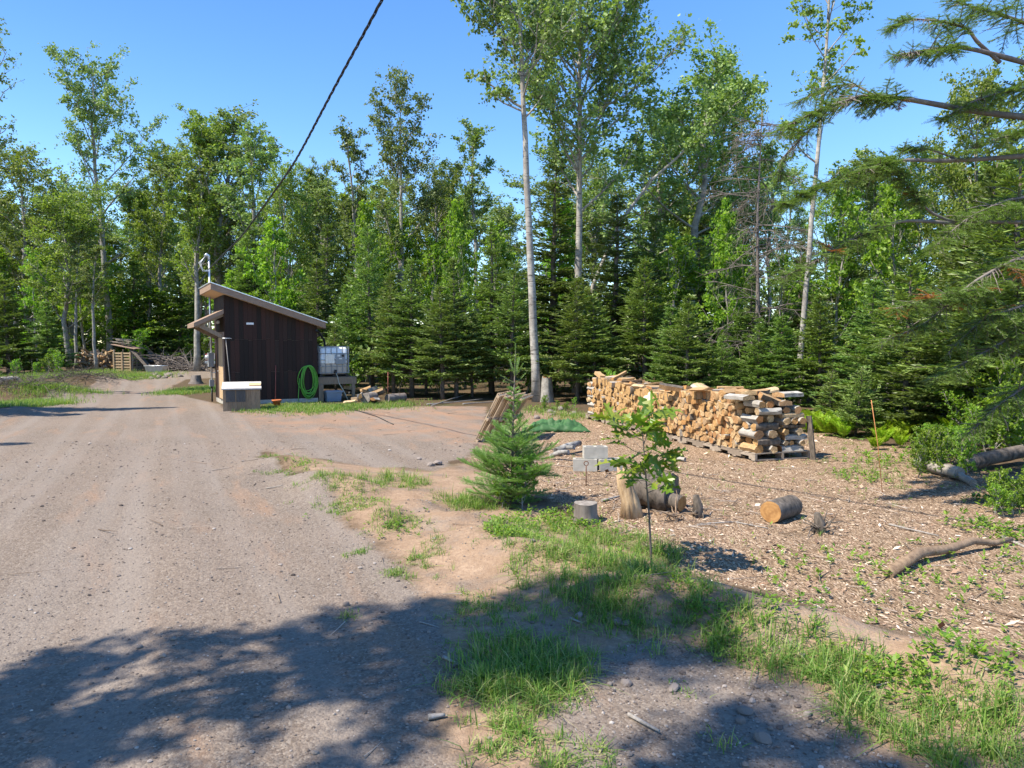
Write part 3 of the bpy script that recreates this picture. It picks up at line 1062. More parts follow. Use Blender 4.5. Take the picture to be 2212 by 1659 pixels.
bough([(2300, 330, 9.2), (2150, 342, 8.9), (2040, 348, 8.6), (1950, 345, 8.4), (1860, 368, 8.2), (1760, 410, 8.0), (1690, 440, 7.9)], .035, .55, .5)
bough([(2070, 345, 8.7), (2010, 322, 8.6), (1950, 322, 8.6)], .016, .3, .5, dead=.0)
bough([(2290, 480, 9.0), (2060, 480, 8.6), (2010, 460, 8.5), (1960, 405, 8.4), (1915, 345, 8.3)], .026, .3, .55)
bough([(2060, 482, 8.6), (1950, 475, 8.4), (1850, 510, 8.2), (1770, 560, 8.0), (1690, 600, 7.9)], .024, .55, .35)
bough([(2290, 590, 8.8), (2170, 605, 8.4), (2080, 632, 8.1), (2010, 642, 7.9), (1930, 668, 7.8)], .028, .5, .3, dead=.05)
bough([(2300, 200, 9.2), (2200, 190, 9.0), (2110, 215, 8.8), (2030, 260, 8.6)], .03, .6, .2)
bough([(2300, 420, 9.0), (2180, 430, 8.7), (2090, 470, 8.4), (2010, 540, 8.2)], .026, .6, .15)
bough([(2300, 540, 8.8), (2190, 560, 8.4), (2100, 610, 8.2), (2000, 700, 8.0), (1900, 740, 7.9)], .026, .65, .15)
bough([(2300, 700, 8.6), (2200, 720, 8.3), (2110, 770, 8.1), (2010, 820, 8.0)], .026, .65, .1)
bough([(2310, 800, 8.6), (2220, 830, 8.4), (2150, 880, 8.2), (2080, 950, 8.1)], .024, .6, .1)
bough([(2310, 260, 9.1), (2230, 280, 8.8), (2150, 300, 8.6), (2080, 330, 8.5)], .026, .6, .15)
bough([(2310, 640, 8.7), (2210, 660, 8.3), (2120, 690, 8.2), (2050, 760, 8.1)], .024, .65, .1)
needles(bn, np.array(NP), np.array(ND), np.array(NN), np.array(NL), .017, True)
needles(bd, np.array(DP), np.array(DD), np.array(DN), np.array(DL), .018, True)
o = empty('spruce_tree', bo, 0, 'big dark spruce at the right edge reaching long boughs into view', 'spruce tree')
bt.build('trunk', MAT['bark_dead'], o)
bn.build('crown', MAT['needle'], o)
bd.build('dead_needles', MAT['needle_dead'], o)

# trees out of view at left whose shade falls on the drive
plant('maple_forked', 'maple_tree', Vector((-6.7, 1.45, hz(-6.7, 1.45))), (.82, .82, 1.0), .4, 'maple out of view at left that shades the drive', 'maple tree')
plant('birch', 'birch_tree', Vector((-4.9, .0, hz(-4.9, .0))), (1.15, 1.15, .95), 1.4, 'birch behind the viewer that dapples the foreground with shade', 'birch tree')
for i, (x, y, s) in enumerate([(-16.4, 18.6, 1.0), (-13.6, 11.6, .7), (-22.5, 26, 1.1), (-17.6, 16.6, .95)]):
    plant('spruce_tall', 'spruce_tree', Vector((x, y, hz(x, y))), (s, s, s), i, 'spruce left of view that shades the drive', 'spruce tree', 'spruces left of the drive')

# ------------------------------------------------------------------ more materials
def boards(name, cols, rough=.85, grain=(14, 14, 1.2), amp=.35, spec=.2):
    """planks: each plank its own tone, grain along Z of the mesh"""
    m = NT(name, rough, spec)
    c = m.ramp(m.island(), [(i / (len(cols) - 1), k) for i, k in enumerate(cols)])
    g = m.noise(m.coord('Object', grain), 3.0, 5, .65)
    c = m.mix(m.ramp(g, [(.3, amp), (.65, 0.0)]), c, (.02, .014, .01))
    m.base(c)
    m.bump(g, .35, .006)
    return m.m


MAT['shed_board'] = boards('dark_stained_boards', [(.032, .019, .015), (.022, .016, .013), (.052, .025, .019), (.017, .014, .012), (.04, .026, .02), (.062, .027, .02)], .75, amp=.3)
MAT['trim'] = boards('weathered_brown_trim', [(.27, .185, .135), (.33, .23, .165)], .8, (3, 3, 10), .3)
MAT['soffit'] = boards('pale_wood', [(.48, .33, .19), (.56, .40, .23)], .7, (10, 10, 2), .2)
MAT['pallet'] = boards('weathered_pallet_wood', [(.30, .245, .19), (.40, .33, .26), (.24, .19, .145)], .85, (8, 8, 8), .3)
MAT['box_wood'] = boards('brown_box_boards', [(.23, .165, .11), (.32, .235, .16), (.27, .19, .125)], .85, (12, 12, 1.4), .45)
MAT['plank'] = boards('fresh_plank', [(.55, .38, .20), (.60, .44, .25)], .75, (10, 3, 10), .2)
MAT['greywood'] = simple('grey_wood', (.36, .33, .30), (.17, .15, .13), 8, bump=.4, stretch=(6, 6, 1))
MAT['cut'] = None
m = NT('sawn_and_split_wood', .8, .2)
isl = m.objrand()
c = m.ramp(isl, [(0, (.52, .34, .15)), (.25, (.44, .23, .08)), (.5, (.55, .40, .22)), (.7, (.36, .16, .055)), (.85, (.38, .27, .16)), (1, (.62, .48, .28))])
g = m.noise(m.coord('Object', (18, 18, 18)), 1.6, 5, .7)
c = m.mix(m.ramp(g, [(.35, .7), (.62, 0.0)]), c, (.20, .10, .045))
MAT['cut'] = m.base(c).bump(g, .3, .006).m
m = NT('split_wood_side', .8, .2)
c = m.ramp(m.objrand(), [(0, (.46, .31, .16)), (.5, (.38, .24, .12)), (1, (.52, .40, .25))])
g = m.noise(m.coord('Object', (25, 25, 3)), 1.5, 4, .6)
c = m.mix(m.ramp(g, [(.4, .5), (.6, 0.0)]), c, (.24, .14, .07))
MAT['split'] = m.base(c).bump(g, .3, .006).m
m = NT('stump_end_grain', .8, .2)
w = m.n('TexWave', wave_type='RINGS')
w.inputs['Scale'].default_value = 9
w.inputs['Distortion'].default_value = 3
m.set(w.inputs['Vector'], m.coord('Object'))
g = m.noise(m.coord('Object'), 14, 5)
c = m.mix(m.ramp(g, [(.4, 0.0), (.62, .55)]), m.mix(m.ramp(w.outputs[0], [(.2, 0.0), (.8, .3)]), (.43, .235, .09), (.27, .135, .05)), (.20, .09, .03))
MAT['orange_cut'] = m.base(c).m
MAT['grey_cut'] = simple('old_grey_end_grain', (.34, .30, .26), (.13, .11, .095), 14, bump=.5)
MAT['concrete'] = simple('concrete', (.46, .43, .375), (.33, .31, .27), 9, .9, .2, .15)
MAT['metal_roof'] = simple('roof_metal', (.75, .76, .78), (.62, .63, .65), 3, .35, .5, 0, .6)
MAT['galv'] = simple('galvanised_steel', (.62, .64, .66), (.48, .50, .52), 6, .4, .5, 0, .7)
MAT['grey_box'] = simple('grey_painted_steel', (.30, .31, .32), (.24, .25, .26), 4, .5, .4, 0)
MAT['black'] = simple('black_plastic', (.018, .018, .02), (.012, .012, .013), 6, .5, .4, 0)
MAT['white'] = simple('white_paint', (.78, .77, .74), (.66, .65, .62), 5, .5, .4, 0)
MAT['terracotta'] = simple('terracotta', (.52, .17, .06), (.40, .12, .045), 9, .8, .2, .1)
MAT['bin'] = simple('blue_grey_plastic', (.24, .29, .36), (.20, .25, .31), 4, .45, .4, 0)
MAT['hose'] = simple('lime_green_hose', (.12, .40, .04), (.09, .32, .03), 8, .4, .5, 0)
MAT['pale_hose'] = simple('pale_hose_plastic', (.48, .45, .36), (.36, .33, .26), 8, .5, .4, 0)
MAT['red_handle'] = simple('faded_red_handle', (.32, .09, .065), (.22, .07, .05), 8, .7, .3, 0)
MAT['orange_stake'] = simple('orange_stake', (.55, .24, .10), (.45, .18, .07), 6, .6, .3, 0)
MAT['red_stake'] = simple('red_brown_stake', (.30, .10, .07), (.2, .07, .05), 6, .7, .3, 0)
MAT['rust'] = simple('rusty_steel', (.20, .09, .05), (.10, .05, .035), 14, .9, .2, .2)
MAT['stone'] = None
m = NT('field_stone', .9, .2)
c = m.ramp(m.objrand(), [(0, (.17, .14, .12)), (.5, (.26, .22, .195)), (1, (.21, .16, .13))])
g = m.noise(m.coord('Object'), 16, 5)
MAT['stone'] = m.base(m.mix(m.ramp(g, [(.35, .4), (.65, 0.0)]), c, (.14, .11, .10))).bump(g, .4, .01).m
m = NT('crushed_stones', .9, .2)
MAT['gravel'] = m.base(m.ramp(m.island(), [(0, (.09, .07, .06)), (.4, (.17, .135, .115)), (.7, (.24, .20, .17)), (.95, (.28, .24, .215)), (1, (.40, .36, .33))])).m
m = NT('wood_chips', .9, .15)
MAT['chips'] = m.base(m.ramp(m.island(), [(0, (.10, .06, .04)), (.3, (.24, .15, .10)), (.6, (.38, .26, .18)), (.85, (.54, .41, .30)), (1, (.70, .60, .50))])).m
m = NT('dead_twigs', .9, .15)
MAT['twigs'] = m.base(m.ramp(m.island(), [(0, (.12, .085, .06)), (.5, (.26, .20, .155)), (1, (.42, .36, .31))])).m
m = NT('green_tarp', .6, .25)
g = m.noise(m.coord('Object'), 5, 3)
MAT['tarp'] = m.base(m.ramp(g, [(.3, (.03, .085, .03)), (.7, (.06, .145, .05))])).m
m = NT('tank_plastic', .35, .4)
sx = m.n('SeparateXYZ')
m.set(sx.inputs[0], m.coord('Object'))
MAT['tank'] = m.base(m.ramp(m.math('ADD', sx.outputs[2], 0.0), [(.47, (.50, .46, .41)), (.50, (.82, .83, .83))])).m

# ------------------------------------------------------------------ the shed
SW, SL, TH = 2.81, 2.24, R(30)
sp = at(490, 876)
sp.z = hz(sp.x, sp.y)
shed = empty('shed', sp, TH, 'dark brown board shed with slanted single-pitch roof and small door canopy', 'shed')
SM = Matrix.Translation(sp) @ Matrix.Rotation(TH, 4, 'Z')


def rt(x):
    return 3.76 - .3285 * (x + .42)


def wall_boards(mb, n, width, fn, top, face):
    """vertical planks in two or three lengths along a wall"""
    for i in range(n):
        x0, x1 = i * width / n + .002, (i + 1) * width / n - .002
        cuts = [.14] + sorted(c for c in ([2.05 + rng.normal(0, .02)] if rng.random() < .75 else []) + ([1.02 + rng.normal(0, .02)] if rng.random() < .35 else [])) + [None]
        for a, b in zip(cuts[:-1], cuts[1:]):
            d = rng.uniform(0, .006)
            za = a + (.003 if a > .2 else 0)
            if b is None:
                zt = [top(x0), top(x1)]
            else:
                zt = [b - .002, b - .002]
            q = [fn(x0, -.022 - d), fn(x1, -.022 - d), fn(x1, 0), fn(x0, 0)]
            V = [(p[0], p[1], za) for p in q] + [(q[0][0], q[0][1], zt[0]), (q[1][0], q[1][1], zt[1]), (q[2][0], q[2][1], zt[1]), (q[3][0], q[3][1], zt[0])]
            mb.add(V, [(0, 3, 2, 1), (4, 5, 6, 7), (0, 1, 5, 4), (1, 2, 6, 5), (2, 3, 7, 6), (3, 0, 4, 7)])


mb = MB()
und = lambda x: rt(x) - .2
wall_boards(mb, 21, SW, lambda s, o: (s, o), lambda s: und(s), 0)
mb.build('front_wall', MAT['shed_board'], shed)
mb = MB()
wall_boards(mb, 17, SL, lambda s, o: (o, SL - s), lambda s: und(0), 0)
wall_boards(mb, 17, SL, lambda s, o: (SW - o, s), lambda s: und(SW), 0)
wall_boards(mb, 21, SW, lambda s, o: (SW - s, SL - o), lambda s: und(SW - s), 0)
mb.build('wall', MAT['shed_board'], shed)
mb = MB()
for y0, y1, x0, x1 in ((.003, .05, .003, SW - .003), (SL - .05, SL - .003, .003, SW - .003), (.052, SL - .052, .003, .05), (.052, SL - .052, SW - .05, SW - .003)):
    V = [(x, y, z) for z in (0, 1) for x, y in ((x0, y0), (x1, y0), (x1, y1), (x0, y1))]
    V = [(x, y, .15 if z == 0 else und(x) - .004) for x, y, z in V]
    mb.add(V, [(0, 3, 2, 1), (4, 5, 6, 7), (0, 1, 5, 4), (1, 2, 6, 5), (2, 3, 7, 6), (3, 0, 4, 7)])
mb.build('wall_sheathing', MAT['greywood'], shed)
mb = MB()
mb.box((-.01, -.035, -.25), (SW + .02, SL + .02, .137))
mb.build('foundation', MAT['concrete'], shed)
# roof: metal sheet, soffit and fascia boards
roof = MB()
x0, x1, y0, y1 = -.42, 3.05, -.28, SL + .28


def slab(mb, x0, x1, y0, y1, t0, t1, mat=0, f=rt):
    V = [(x, y, f(x) - t) for t in (t1, t0) for x, y in ((x0, y0), (x1, y0), (x1, y1), (x0, y1))]
    return mb.add(V, [(0, 3, 2, 1), (4, 5, 6, 7), (0, 1, 5, 4), (1, 2, 6, 5), (2, 3, 7, 6), (3, 0, 4, 7)], mat)


slab(roof, x0 - .03, x1 + .06, y0 - .02, y1 + .02, -.012, .0)
for k in range(11):
    yy = y0 + .02 + k * (y1 - y0 - .04) / 10
    slab(roof, x0 - .03, x1 + .06, yy - .012, yy + .012, -.03, -.013)
rf = roof.build('roof', MAT['metal_roof'], shed)
mb = MB()
slab(mb, x0 + .03, x1 - .03, y0 + .03, y1 - .03, .165, .19)
mb.build('soffit', MAT['soffit'], rf)
mb = MB()
slab(mb, x0, x1, y0, y0 + .027, .003, .195)
slab(mb, x0, x1, y1 - .027, y1, .003, .195)
slab(mb, x0 - .002, x0 + .026, y0 + .029, y1 - .029, .003, .198)
slab(mb, x1 - .026, x1 + .002, y0 + .029, y1 - .029, .003, .198)
mb.build('fascia', MAT['trim'], rf)
# canopy over the door
pf = lambda x: 2.98 + .5 * (x + .03)
cn = MB()
slab(cn, -.88, -.03, .02, 1.85, 0, .035, 0, pf)
cano = cn.build('canopy', MAT['trim'], shed)
mb = MB()
slab(mb, -.86, -.03, .0, .018, .002, .13, 0, pf)
slab(mb, -.86, -.03, 1.852, 1.88, .002, .13, 0, pf)
slab(mb, -.885, -.862, .0, 1.88, .002, .13, 0, pf)
mb.build('fascia', MAT['trim'], cano)
for y in (.12, 1.72):
    mb = MB()
    mb.beam((-.7, y, 2.47), (-.03, y, 2.12), .07, .12)
    mb.beam((-.84, y, 2.44), (-.03, y, 2.82), .06, .09)
    mb.build('brace', MAT['box_wood'], cano)
mb = MB()
mb.lathe([(0, 0), (.05, .01), (.06, .06), (.03, .1)], 12, 0, (-.14, .5, 2.55))
mb.build('lamp', MAT['white'], shed)
# door in the left wall
mb = MB()
mb.box((-.052, .16, .16), (-.03, 1.04, 2.12))
for k in range(6):
    mb.box((-.062, .17 + k * .145, .18), (-.0525, .305 + k * .145, 2.10))
door = mb.build('door', MAT['soffit'], shed)
mb = MB()
mb.tube([(-.065, .92, 1.05), (-.12, .92, 1.05), (-.12, .86, 1.05)], .014, 8)
mb.build('handle', MAT['galv'], door)
mb = MB()
for a in ((-.07, .06, .15, -.024, .155, 2.2), (-.07, 1.045, .15, -.024, 1.14, 2.2), (-.072, .06, 2.202, -.024, 1.14, 2.29)):
    mb.box(a[:3], a[3:])
mb.build('door_frame', MAT['trim'], shed)
mb = MB()
mb.box((.62, -.045, 2.52), (.84, -.031, 2.585))
pl = mb.build('name_plate', MAT['white'], shed)
# service mast with meter box and weather head
mb = MB()
mx, my = -.16, SL - .14
mb.tube([(mx, my, .72), (mx, my, 4.75)], .032, 10)
for z in (.95, 1.95, 3.0):
    mb.box((mx - .04, my - .012, z), (-.02, my + .012, z + .03))
mast = mb.build('service_mast', MAT['galv'], shed)
mb = MB()
mb.tube([(mx, my, 4.72), (mx - .01, my, 4.84), (mx - .07, my, 4.88), (mx - .13, my, 4.82)], [.045, .05, .05, .04], 10)
mb.build('weather_head', MAT['galv'], mast)
mb = MB()
for q in range(3):
    mb.tube([(mx - .12, my, 4.82 - q * .01), (mx - .25 - .03 * q, my + .02 * q, 4.6), (mx - .2, my, 4.38 - q * .03), (mx - .04, my, 4.33)], .008, 5)
mb.tube([(mx - .03, my, 4.36), (mx - .1, my, 4.36)], .012, 6)
mb.build('drip_loop_wires', MAT['white'], mast)
mb = MB()
mb.box((mx - .1, my - .13, 1.16), (mx + .075, my + .13, 1.62))
mtr = mb.build('meter_box', MAT['grey_box'], mast)
mb = MB()
mb.lathe([(.085, 0), (.085, .05), (.06, .09), (0, .1)], 16)
mo = mb.build('meter', MAT['galv'], mtr)
mo.location = (mx - .1, my, 1.47)
mo.rotation_euler = (0, -math.pi / 2, 0)
mb = MB()
mb.box((mx - .07, my - .08, .5), (mx + .07, my + .08, .72))
mb.build('junction_box', MAT['grey_box'], mast)
mb = MB()
mb.tube([(mx, my, -.1), (mx, my, .5)], .028, 8)
mb.build('conduit', MAT['black'], mast)
mb = MB()
mb.tube([(SW - .02, -.12, 2.36), (SW + .12, .1, 2.3), (SW + .38, .45, 2.04), (SW + .42, .5, 1.8)], .04, 10)
mb.build('downpipe', MAT['black'], shed)


def in_shed(o):
    o.location = SM @ Vector(o.location)
    o.rotation_euler = (o.rotation_euler[0], o.rotation_euler[1], o.rotation_euler[2] + TH)
    return o


# water tank in its cage, on a timber stand
t = in_shed(empty('water_tank', (SW + .16, .28, .80), 0, 'white caged plastic water tank beside the shed on a timber stand', 'water tank'))
mb = MB()
tw, td, th_ = 1.0, 1.0, .98
pr = []
for z, i in ((.10, .05), (.13, .02), (.5, .015), (.95, .02), (1.0, .06)):
    ring = []
    for cx, cy, a0 in ((tw - .1 - i, .1 + i, -90), (tw - .1 - i, td - .1 - i, 0), (.1 + i, td - .1 - i, 90), (.1 + i, .1 + i, 180)):
        for q in range(5):
            a = R(a0 + q * 22.5)
            ring.append((cx + .1 * math.cos(a), cy + .1 * math.sin(a), z))
    pr.append(ring)
n = 20
V = [p for r_ in pr for p in r_]
fs = [(i * n + j, i * n + (j + 1) % n, (i + 1) * n + (j + 1) % n, (i + 1) * n + j) for i in range(4) for j in range(n)]
mb.addm(V, fs + [tuple(range(n))[::-1], tuple(range(4 * n, 5 * n))], 0, True)
mb.build('tank', MAT['tank'], t)
mb = MB()
loop = lambda z: [(0, 0, z), (tw, 0, z), (tw, td, z), (0, td, z), (0, 0, z)]
for z in (.14, .36, .58, .80, 1.02):
    L4 = loop(z)
    for a, b in zip(L4[:-1], L4[1:]):
        mb.beam(a, b, .018, .022)
for k in range(6):
    s = .02 + k * (tw - .04) / 5
    for a in ((s, -.012), (s, td + .012), (-.012, s), (tw + .012, s)):
        mb.beam((a[0], a[1], .12), (a[0], a[1], 1.03), .018, .018)
for y in (.33, .66):
    mb.beam((-.01, y, 1.035), (tw + .01, y, 1.035), .03, .012)
mb.build('cage', MAT['grey_box'], t)
mb = MB()
mb.box((0, 0, 0), (tw, td, .03)); mb.box((.02, .02, .075), (tw - .02, td - .02, .1))
for k in range(3):
    mb.box((k * .45, 0, .031), (.1 + k * .45, td, .074))
mb.build('skid', MAT['black'], t)
mb = MB()
mb.box((.2, -.04, .46), (.5, -.028, .77))
mb.build('plate', MAT['galv'], t)
mb = MB()
mb.box((.55, -.042, .44), (.88, -.028, .79))
pt = mb.build('info_plate', MAT['grey_box'], t)
mb = MB()
mb.box((.60, -.05, .69), (.69, -.0435, .755)); mb.box((.655, -.05, .60), (.76, -.0435, .64))
mb.build('sticker', MAT['white'], pt)
mb = MB()
mb.box((.75, -.05, .68), (.83, -.0435, .76))
mb.build('hazard_square', MAT['black'], pt)
mb = MB()
mb.lathe([(.1, 0), (.1, .05), (.08, .07), (0, .07)], 16, 0, (.4, .45, 1.0))
mb.build('cap', MAT['rust'], t)
mb = MB()
mb.tube([(.52, .06, .16), (.52, -.1, .16)], .04, 12)
mb.box((.48, -.09, .19), (.56, -.05, .25))
mb.build('valve', MAT['black'], t)
# stand
t = in_shed(empty('tank_stand', (SW + .1, .2, 0), 0, 'brown timber stand carrying the water tank', 'stand'))
mb = MB()
for k in range(8):
    mb.box((0, .02 + k * .145, .77), (1.3, .155 + k * .145, .80))
mb.build('deck', MAT['box_wood'], t)
mb = MB()
mb.box((0, 0, .56), (1.3, .04, .769)); mb.box((0, 1.16, .56), (1.3, 1.2, .769))
mb.box((0, .042, .58), (.04, 1.158, .769)); mb.box((1.26, .042, .58), (1.3, 1.158, .769))
mb.build('beam', MAT['box_wood'], t)
for x, y, w in ((-.02, -.1, .16), (1.14, -.02, .1), (.02, 1.05, .1), (1.14, 1.05, .1)):
    mb = MB()
    mb.box((x, y, -.15), (x + w, y + w * .9, .56))
    mb.build('leg', MAT['box_wood'], t)
# things by the shed wall
t = in_shed(empty('storage_bin', (SW + .28, -.1, hz(*(SM @ Vector((SW + .5, 0, 0))).xy) - sp.z), .05, 'blue-grey plastic storage bin under the water tank stand', 'bin'))
mb = MB()
V = [(.04, .03, 0), (.50, .03, 0), (.50, .33, 0), (.04, .33, 0), (0, 0, .33), (.54, 0, .33), (.54, .36, .33), (0, .36, .33)]
mb.add(V, [(0, 3, 2, 1), (0, 1, 5, 4), (1, 2, 6, 5), (2, 3, 7, 6), (3, 0, 4, 7)])
for k in range(7):
    mb.box((.06 + k * .065, .0, .04), (.075 + k * .065, .02, .3))
mb.build('tub', MAT['bin'], t)
mb = MB()
mb.box((-.025, -.025, .30), (.565, .385, .345)); mb.box((.02, .02, .3455), (.52, .34, .36))
mb.build('lid', MAT['bin'], t)
ho = MB()
cx, cz = 2.5, .69
for k in range(11):
    a, b = .30 * rng.uniform(.62, 1.0), .54 * rng.uniform(.72, 1.0)
    yy = -.05 - .012 * (k % 5) - rng.random() * .01
    th = np.linspace(0, 2 * math.pi, 40)
    top = 1.22 - rng.random() * .03
    pts = np.stack([cx + a * np.sin(th) * (1 - .12 * np.cos(th)) + .03 * rng.normal(), yy - .015 * np.cos(th * 2 + k), top - b + b * np.cos(th)], 1)
    ho.tube(pts, .0125, 7, cap=False)
ho.tube([(cx - .28, -.1, .8), (cx - .31, -.12, .5), (cx - .34, -.14, .2), (cx - .33, -.16, .05)], .0125, 7)
o = in_shed(ho.build('garden_hose', MAT['hose']))
tag(o, 'coiled lime green garden hose hanging on the shed wall', 'hose')
mb = MB()
mb.tube([(SW + .68, .16, .94), (SW + .70, .08, .86), (SW + .74, .02, .6), (SW + .88, -.12, .3), (SW + .98, -.2, .02)], .014, 7)
tag(in_shed(mb.build('hose', MAT['pale_hose'])), 'short pale hose curving down from the tank valve', 'hose')
mb = MB()
mb.tube([(1.42, -.22, -.02), (1.46, -.1, .65), (1.49, -.04, 1.24)], [.016, .015, .014], 8)
tag(in_shed(mb.build('pole_handle', MAT['red_handle'])), 'faded red handle leaning upright against the middle of the shed wall', 'handle')
t = in_shed(empty('rake', (.02, -.2, .02), 0, 'thin rake leaning head up at the front corner of the shed', 'rake'))
mb = MB()
mb.tube([(.1, -.05, 0), (.04, .1, 1.2), (-.02, .14, 2.06)], .012, 7)
mb.build('handle', MAT['greywood'], t)
mb = MB()
mb.tube([(-.12, .13, 2.07), (.14, .13, 2.07)], .012, 6)
for k in range(9):
    mb.tube([(-.12 + k * .0325, .13, 2.07), (-.12 + k * .0325, .08, 2.055)], .004, 4)
mb.build('head', MAT['galv'], t)
# wooden box
bp = at(482, 889)
t = empty('wooden_box', bp, R(20), 'wooden storage box with pale sloping lid in front of the shed', 'box')
mb = MB()
for k in range(8):
    mb.box((k * .125 + .002, 0, 0), ((k + 1) * .125 - .002, .022, .60))
    mb.box((k * .125 + .002, .70, 0), ((k + 1) * .125 - .002, .722, .74))
mb.box((.0, .024, .0), (.022, .698, .60)); mb.box((.976, .024, .0), (.998, .698, .60))
mb.box((.0, .36, .601), (.022, .698, .68)); mb.box((.976, .36, .601), (.998, .698, .68))
mb.build('body', MAT['box_wood'], t)
mb = MB()
V = [(-.03, -.05, .615), (1.03, -.05, .615), (1.03, .75, .765), (-.03, .75, .765)]
V += [(x, y, z + .035) for x, y, z in V]
mb.add(V, [(0, 3, 2, 1), (4, 5, 6, 7), (0, 1, 5, 4), (1, 2, 6, 5), (2, 3, 7, 6), (3, 0, 4, 7)])
mb.build('lid', simple('faded_white_lid', (.58, .54, .50), (.40, .37, .34), 5), t)
for x in (.08, .36):
    mb = MB()
    mb.box((x, -.012, .26), (x + .24, -.002, .585), jit=.004)
    mb.build('shingle_patch', simple('dark_shingle', (.10, .095, .09), (.06, .056, .054), 30), t)
mb = MB()
mb.box((.70, .2, .0), (1.02, .5, .025))
o = mb.build('plank', MAT['plank'], None, (0, 0, 0))
o.matrix_world = Matrix.Translation(bp) @ Matrix.Rotation(R(20), 4, 'Z') @ Matrix.Translation((0, -.02, .662)) @ Matrix.Rotation(math.atan2(.15, .8), 4, 'X')
tag(o, 'short bright plank lying on the wooden box lid', 'plank')
t = tag(MB().lathe([(.0, 0), (.085, 0), (.12, .17), (.14, .17), (.145, .22), (.125, .22), (.118, .19), (.08, .03), (0, .03)], 20).build('flower_pot', MAT['terracotta'], None, at(598, 879)), 'small terracotta flower pot at the foot of the shed wall', 'flower pot')

# overhead service cable, three strands twisted
mp = SM @ Vector((mx - .05, my, 4.36))
cp = np.array([(mp.x, mp.y, mp.z), (-6.9, 18.4, 4.72), (-4.0, 13.3, 5.26), (-2.65, 10.95, 5.84), (-1.53, 9.0, 6.27), (1.2, 4.2, 7.6), (5.9, -4.0, 10.4)])
s = np.concatenate([[0], np.cumsum(np.linalg.norm(np.diff(cp, axis=0), axis=1))])
q = np.linspace(0, s[-1], 420)
path = np.stack([np.interp(q, s, cp[:, i]) for i in range(3)], 1)
ker = np.hanning(45); ker /= ker.sum()
pad = np.concatenate([np.repeat(path[:1], 22, 0), path, np.repeat(path[-1:], 22, 0)])
path = np.stack([np.convolve(pad[:, i], ker, 'valid') for i in range(3)], 1)
d = unit(np.gradient(path, axis=0))
a = unit(np.cross(d, (0, 0, 1.0)))
b = np.cross(a, d)
mb = MB()
for k in range(3):
    ph = q * 2 * math.pi / .75 + k * 2.094
    mb.tube(path + (a * np.cos(ph)[:, None] + b * np.sin(ph)[:, None]) * .013, .0095, 6)
tag(mb.build('overhead_cable', MAT['black']), 'twisted black overhead cable running down to the shed mast', 'cable')
pts = [at(744, 884), at(775, 889), at(812, 900), at(850, 918)]
tag(MB().tube([p + Vector((0, 0, .015)) for p in pts], .01, 6).build('ground_cable', MAT['black']), 'thin dark cable lying across the yard dirt from the tank', 'cable')

# ------------------------------------------------------------------ the woodpile on its pallets
C0 = at(1634, 998)
U = Vector((-.287, .958, 0)).normalized()
Wd_ = Vector((.958, .287, 0)).normalized()
PM = Matrix((Wd_, U, Vector((0, 0, 1)))).transposed().to_4x4()      # local x = depth, y = along, z = up
PM.translation = C0
PL = 7.0


def pallet_parts(name, M, label, group, L=1.16, D=1.05, hgt_=.125, tone='pallet'):
    o = empty(name, (0, 0, 0), 0, label, 'pallet', group)
    o.matrix_world = M
    for k, x in enumerate((0, D / 2 - .02, D - .04)):
        mb = MB()
        y = 0
        for (y0, y1, z0) in ((0, .17, .018), (.17, .39, .06), (.39, L - .39, .018), (L - .39, L - .17, .06), (L - .17, L, .018)):
            mb.box((x, y0 + .0005, z0), (x + .04, y1 - .0005, hgt_ - .02))
        mb.build('stringer', MAT[tone], o)
    mb = MB()
    n = 7
    for k in range(n):
        y = .003 + k * (L - .105) / (n - 1)
        mb.box((-.004, y, hgt_ - .0195), (D + .004, y + .098, hgt_), jit=.002)
    mb.build('deck', MAT[tone], o)
    mb = MB()
    for k in range(3):
        y = .003 + k * (L - .105) / 2
        mb.box((-.004, y, 0), (D + .004, y + .098, .0175))
    mb.build('bottom_boards', MAT[tone], o)
    return o


for k in range(6):
    nm = ['nearest', 'second', 'third', 'fourth', 'fifth', 'farthest'][k]
    M = PM @ Matrix.Translation((rng.uniform(-.03, .03), k * 1.18, hz(*(PM @ Vector((.4, k * 1.18 + .5, 0))).xy) - C0.z + .005)) @ Matrix.Rotation(rng.normal(0, .012), 4, 'Z')
    pallet_parts('pallet', M, f'grey pallet under the woodpile, {nm} of the row', 'pallets under the woodpile')


def clip(poly, px, py, nx_, ny_):
    out = []
    for i in range(len(poly)):
        a, b = poly[i], poly[(i + 1) % len(poly)]
        da, db_ = (a[0] - px) * nx_ + (a[1] - py) * ny_, (b[0] - px) * nx_ + (b[1] - py) * ny_
        if da <= 0:
            out.append(a)
        if da * db_ < 0:
            t_ = da / (da - db_)
            out.append((a[0] + (b[0] - a[0]) * t_, a[1] + (b[1] - a[1]) * t_))
    return out


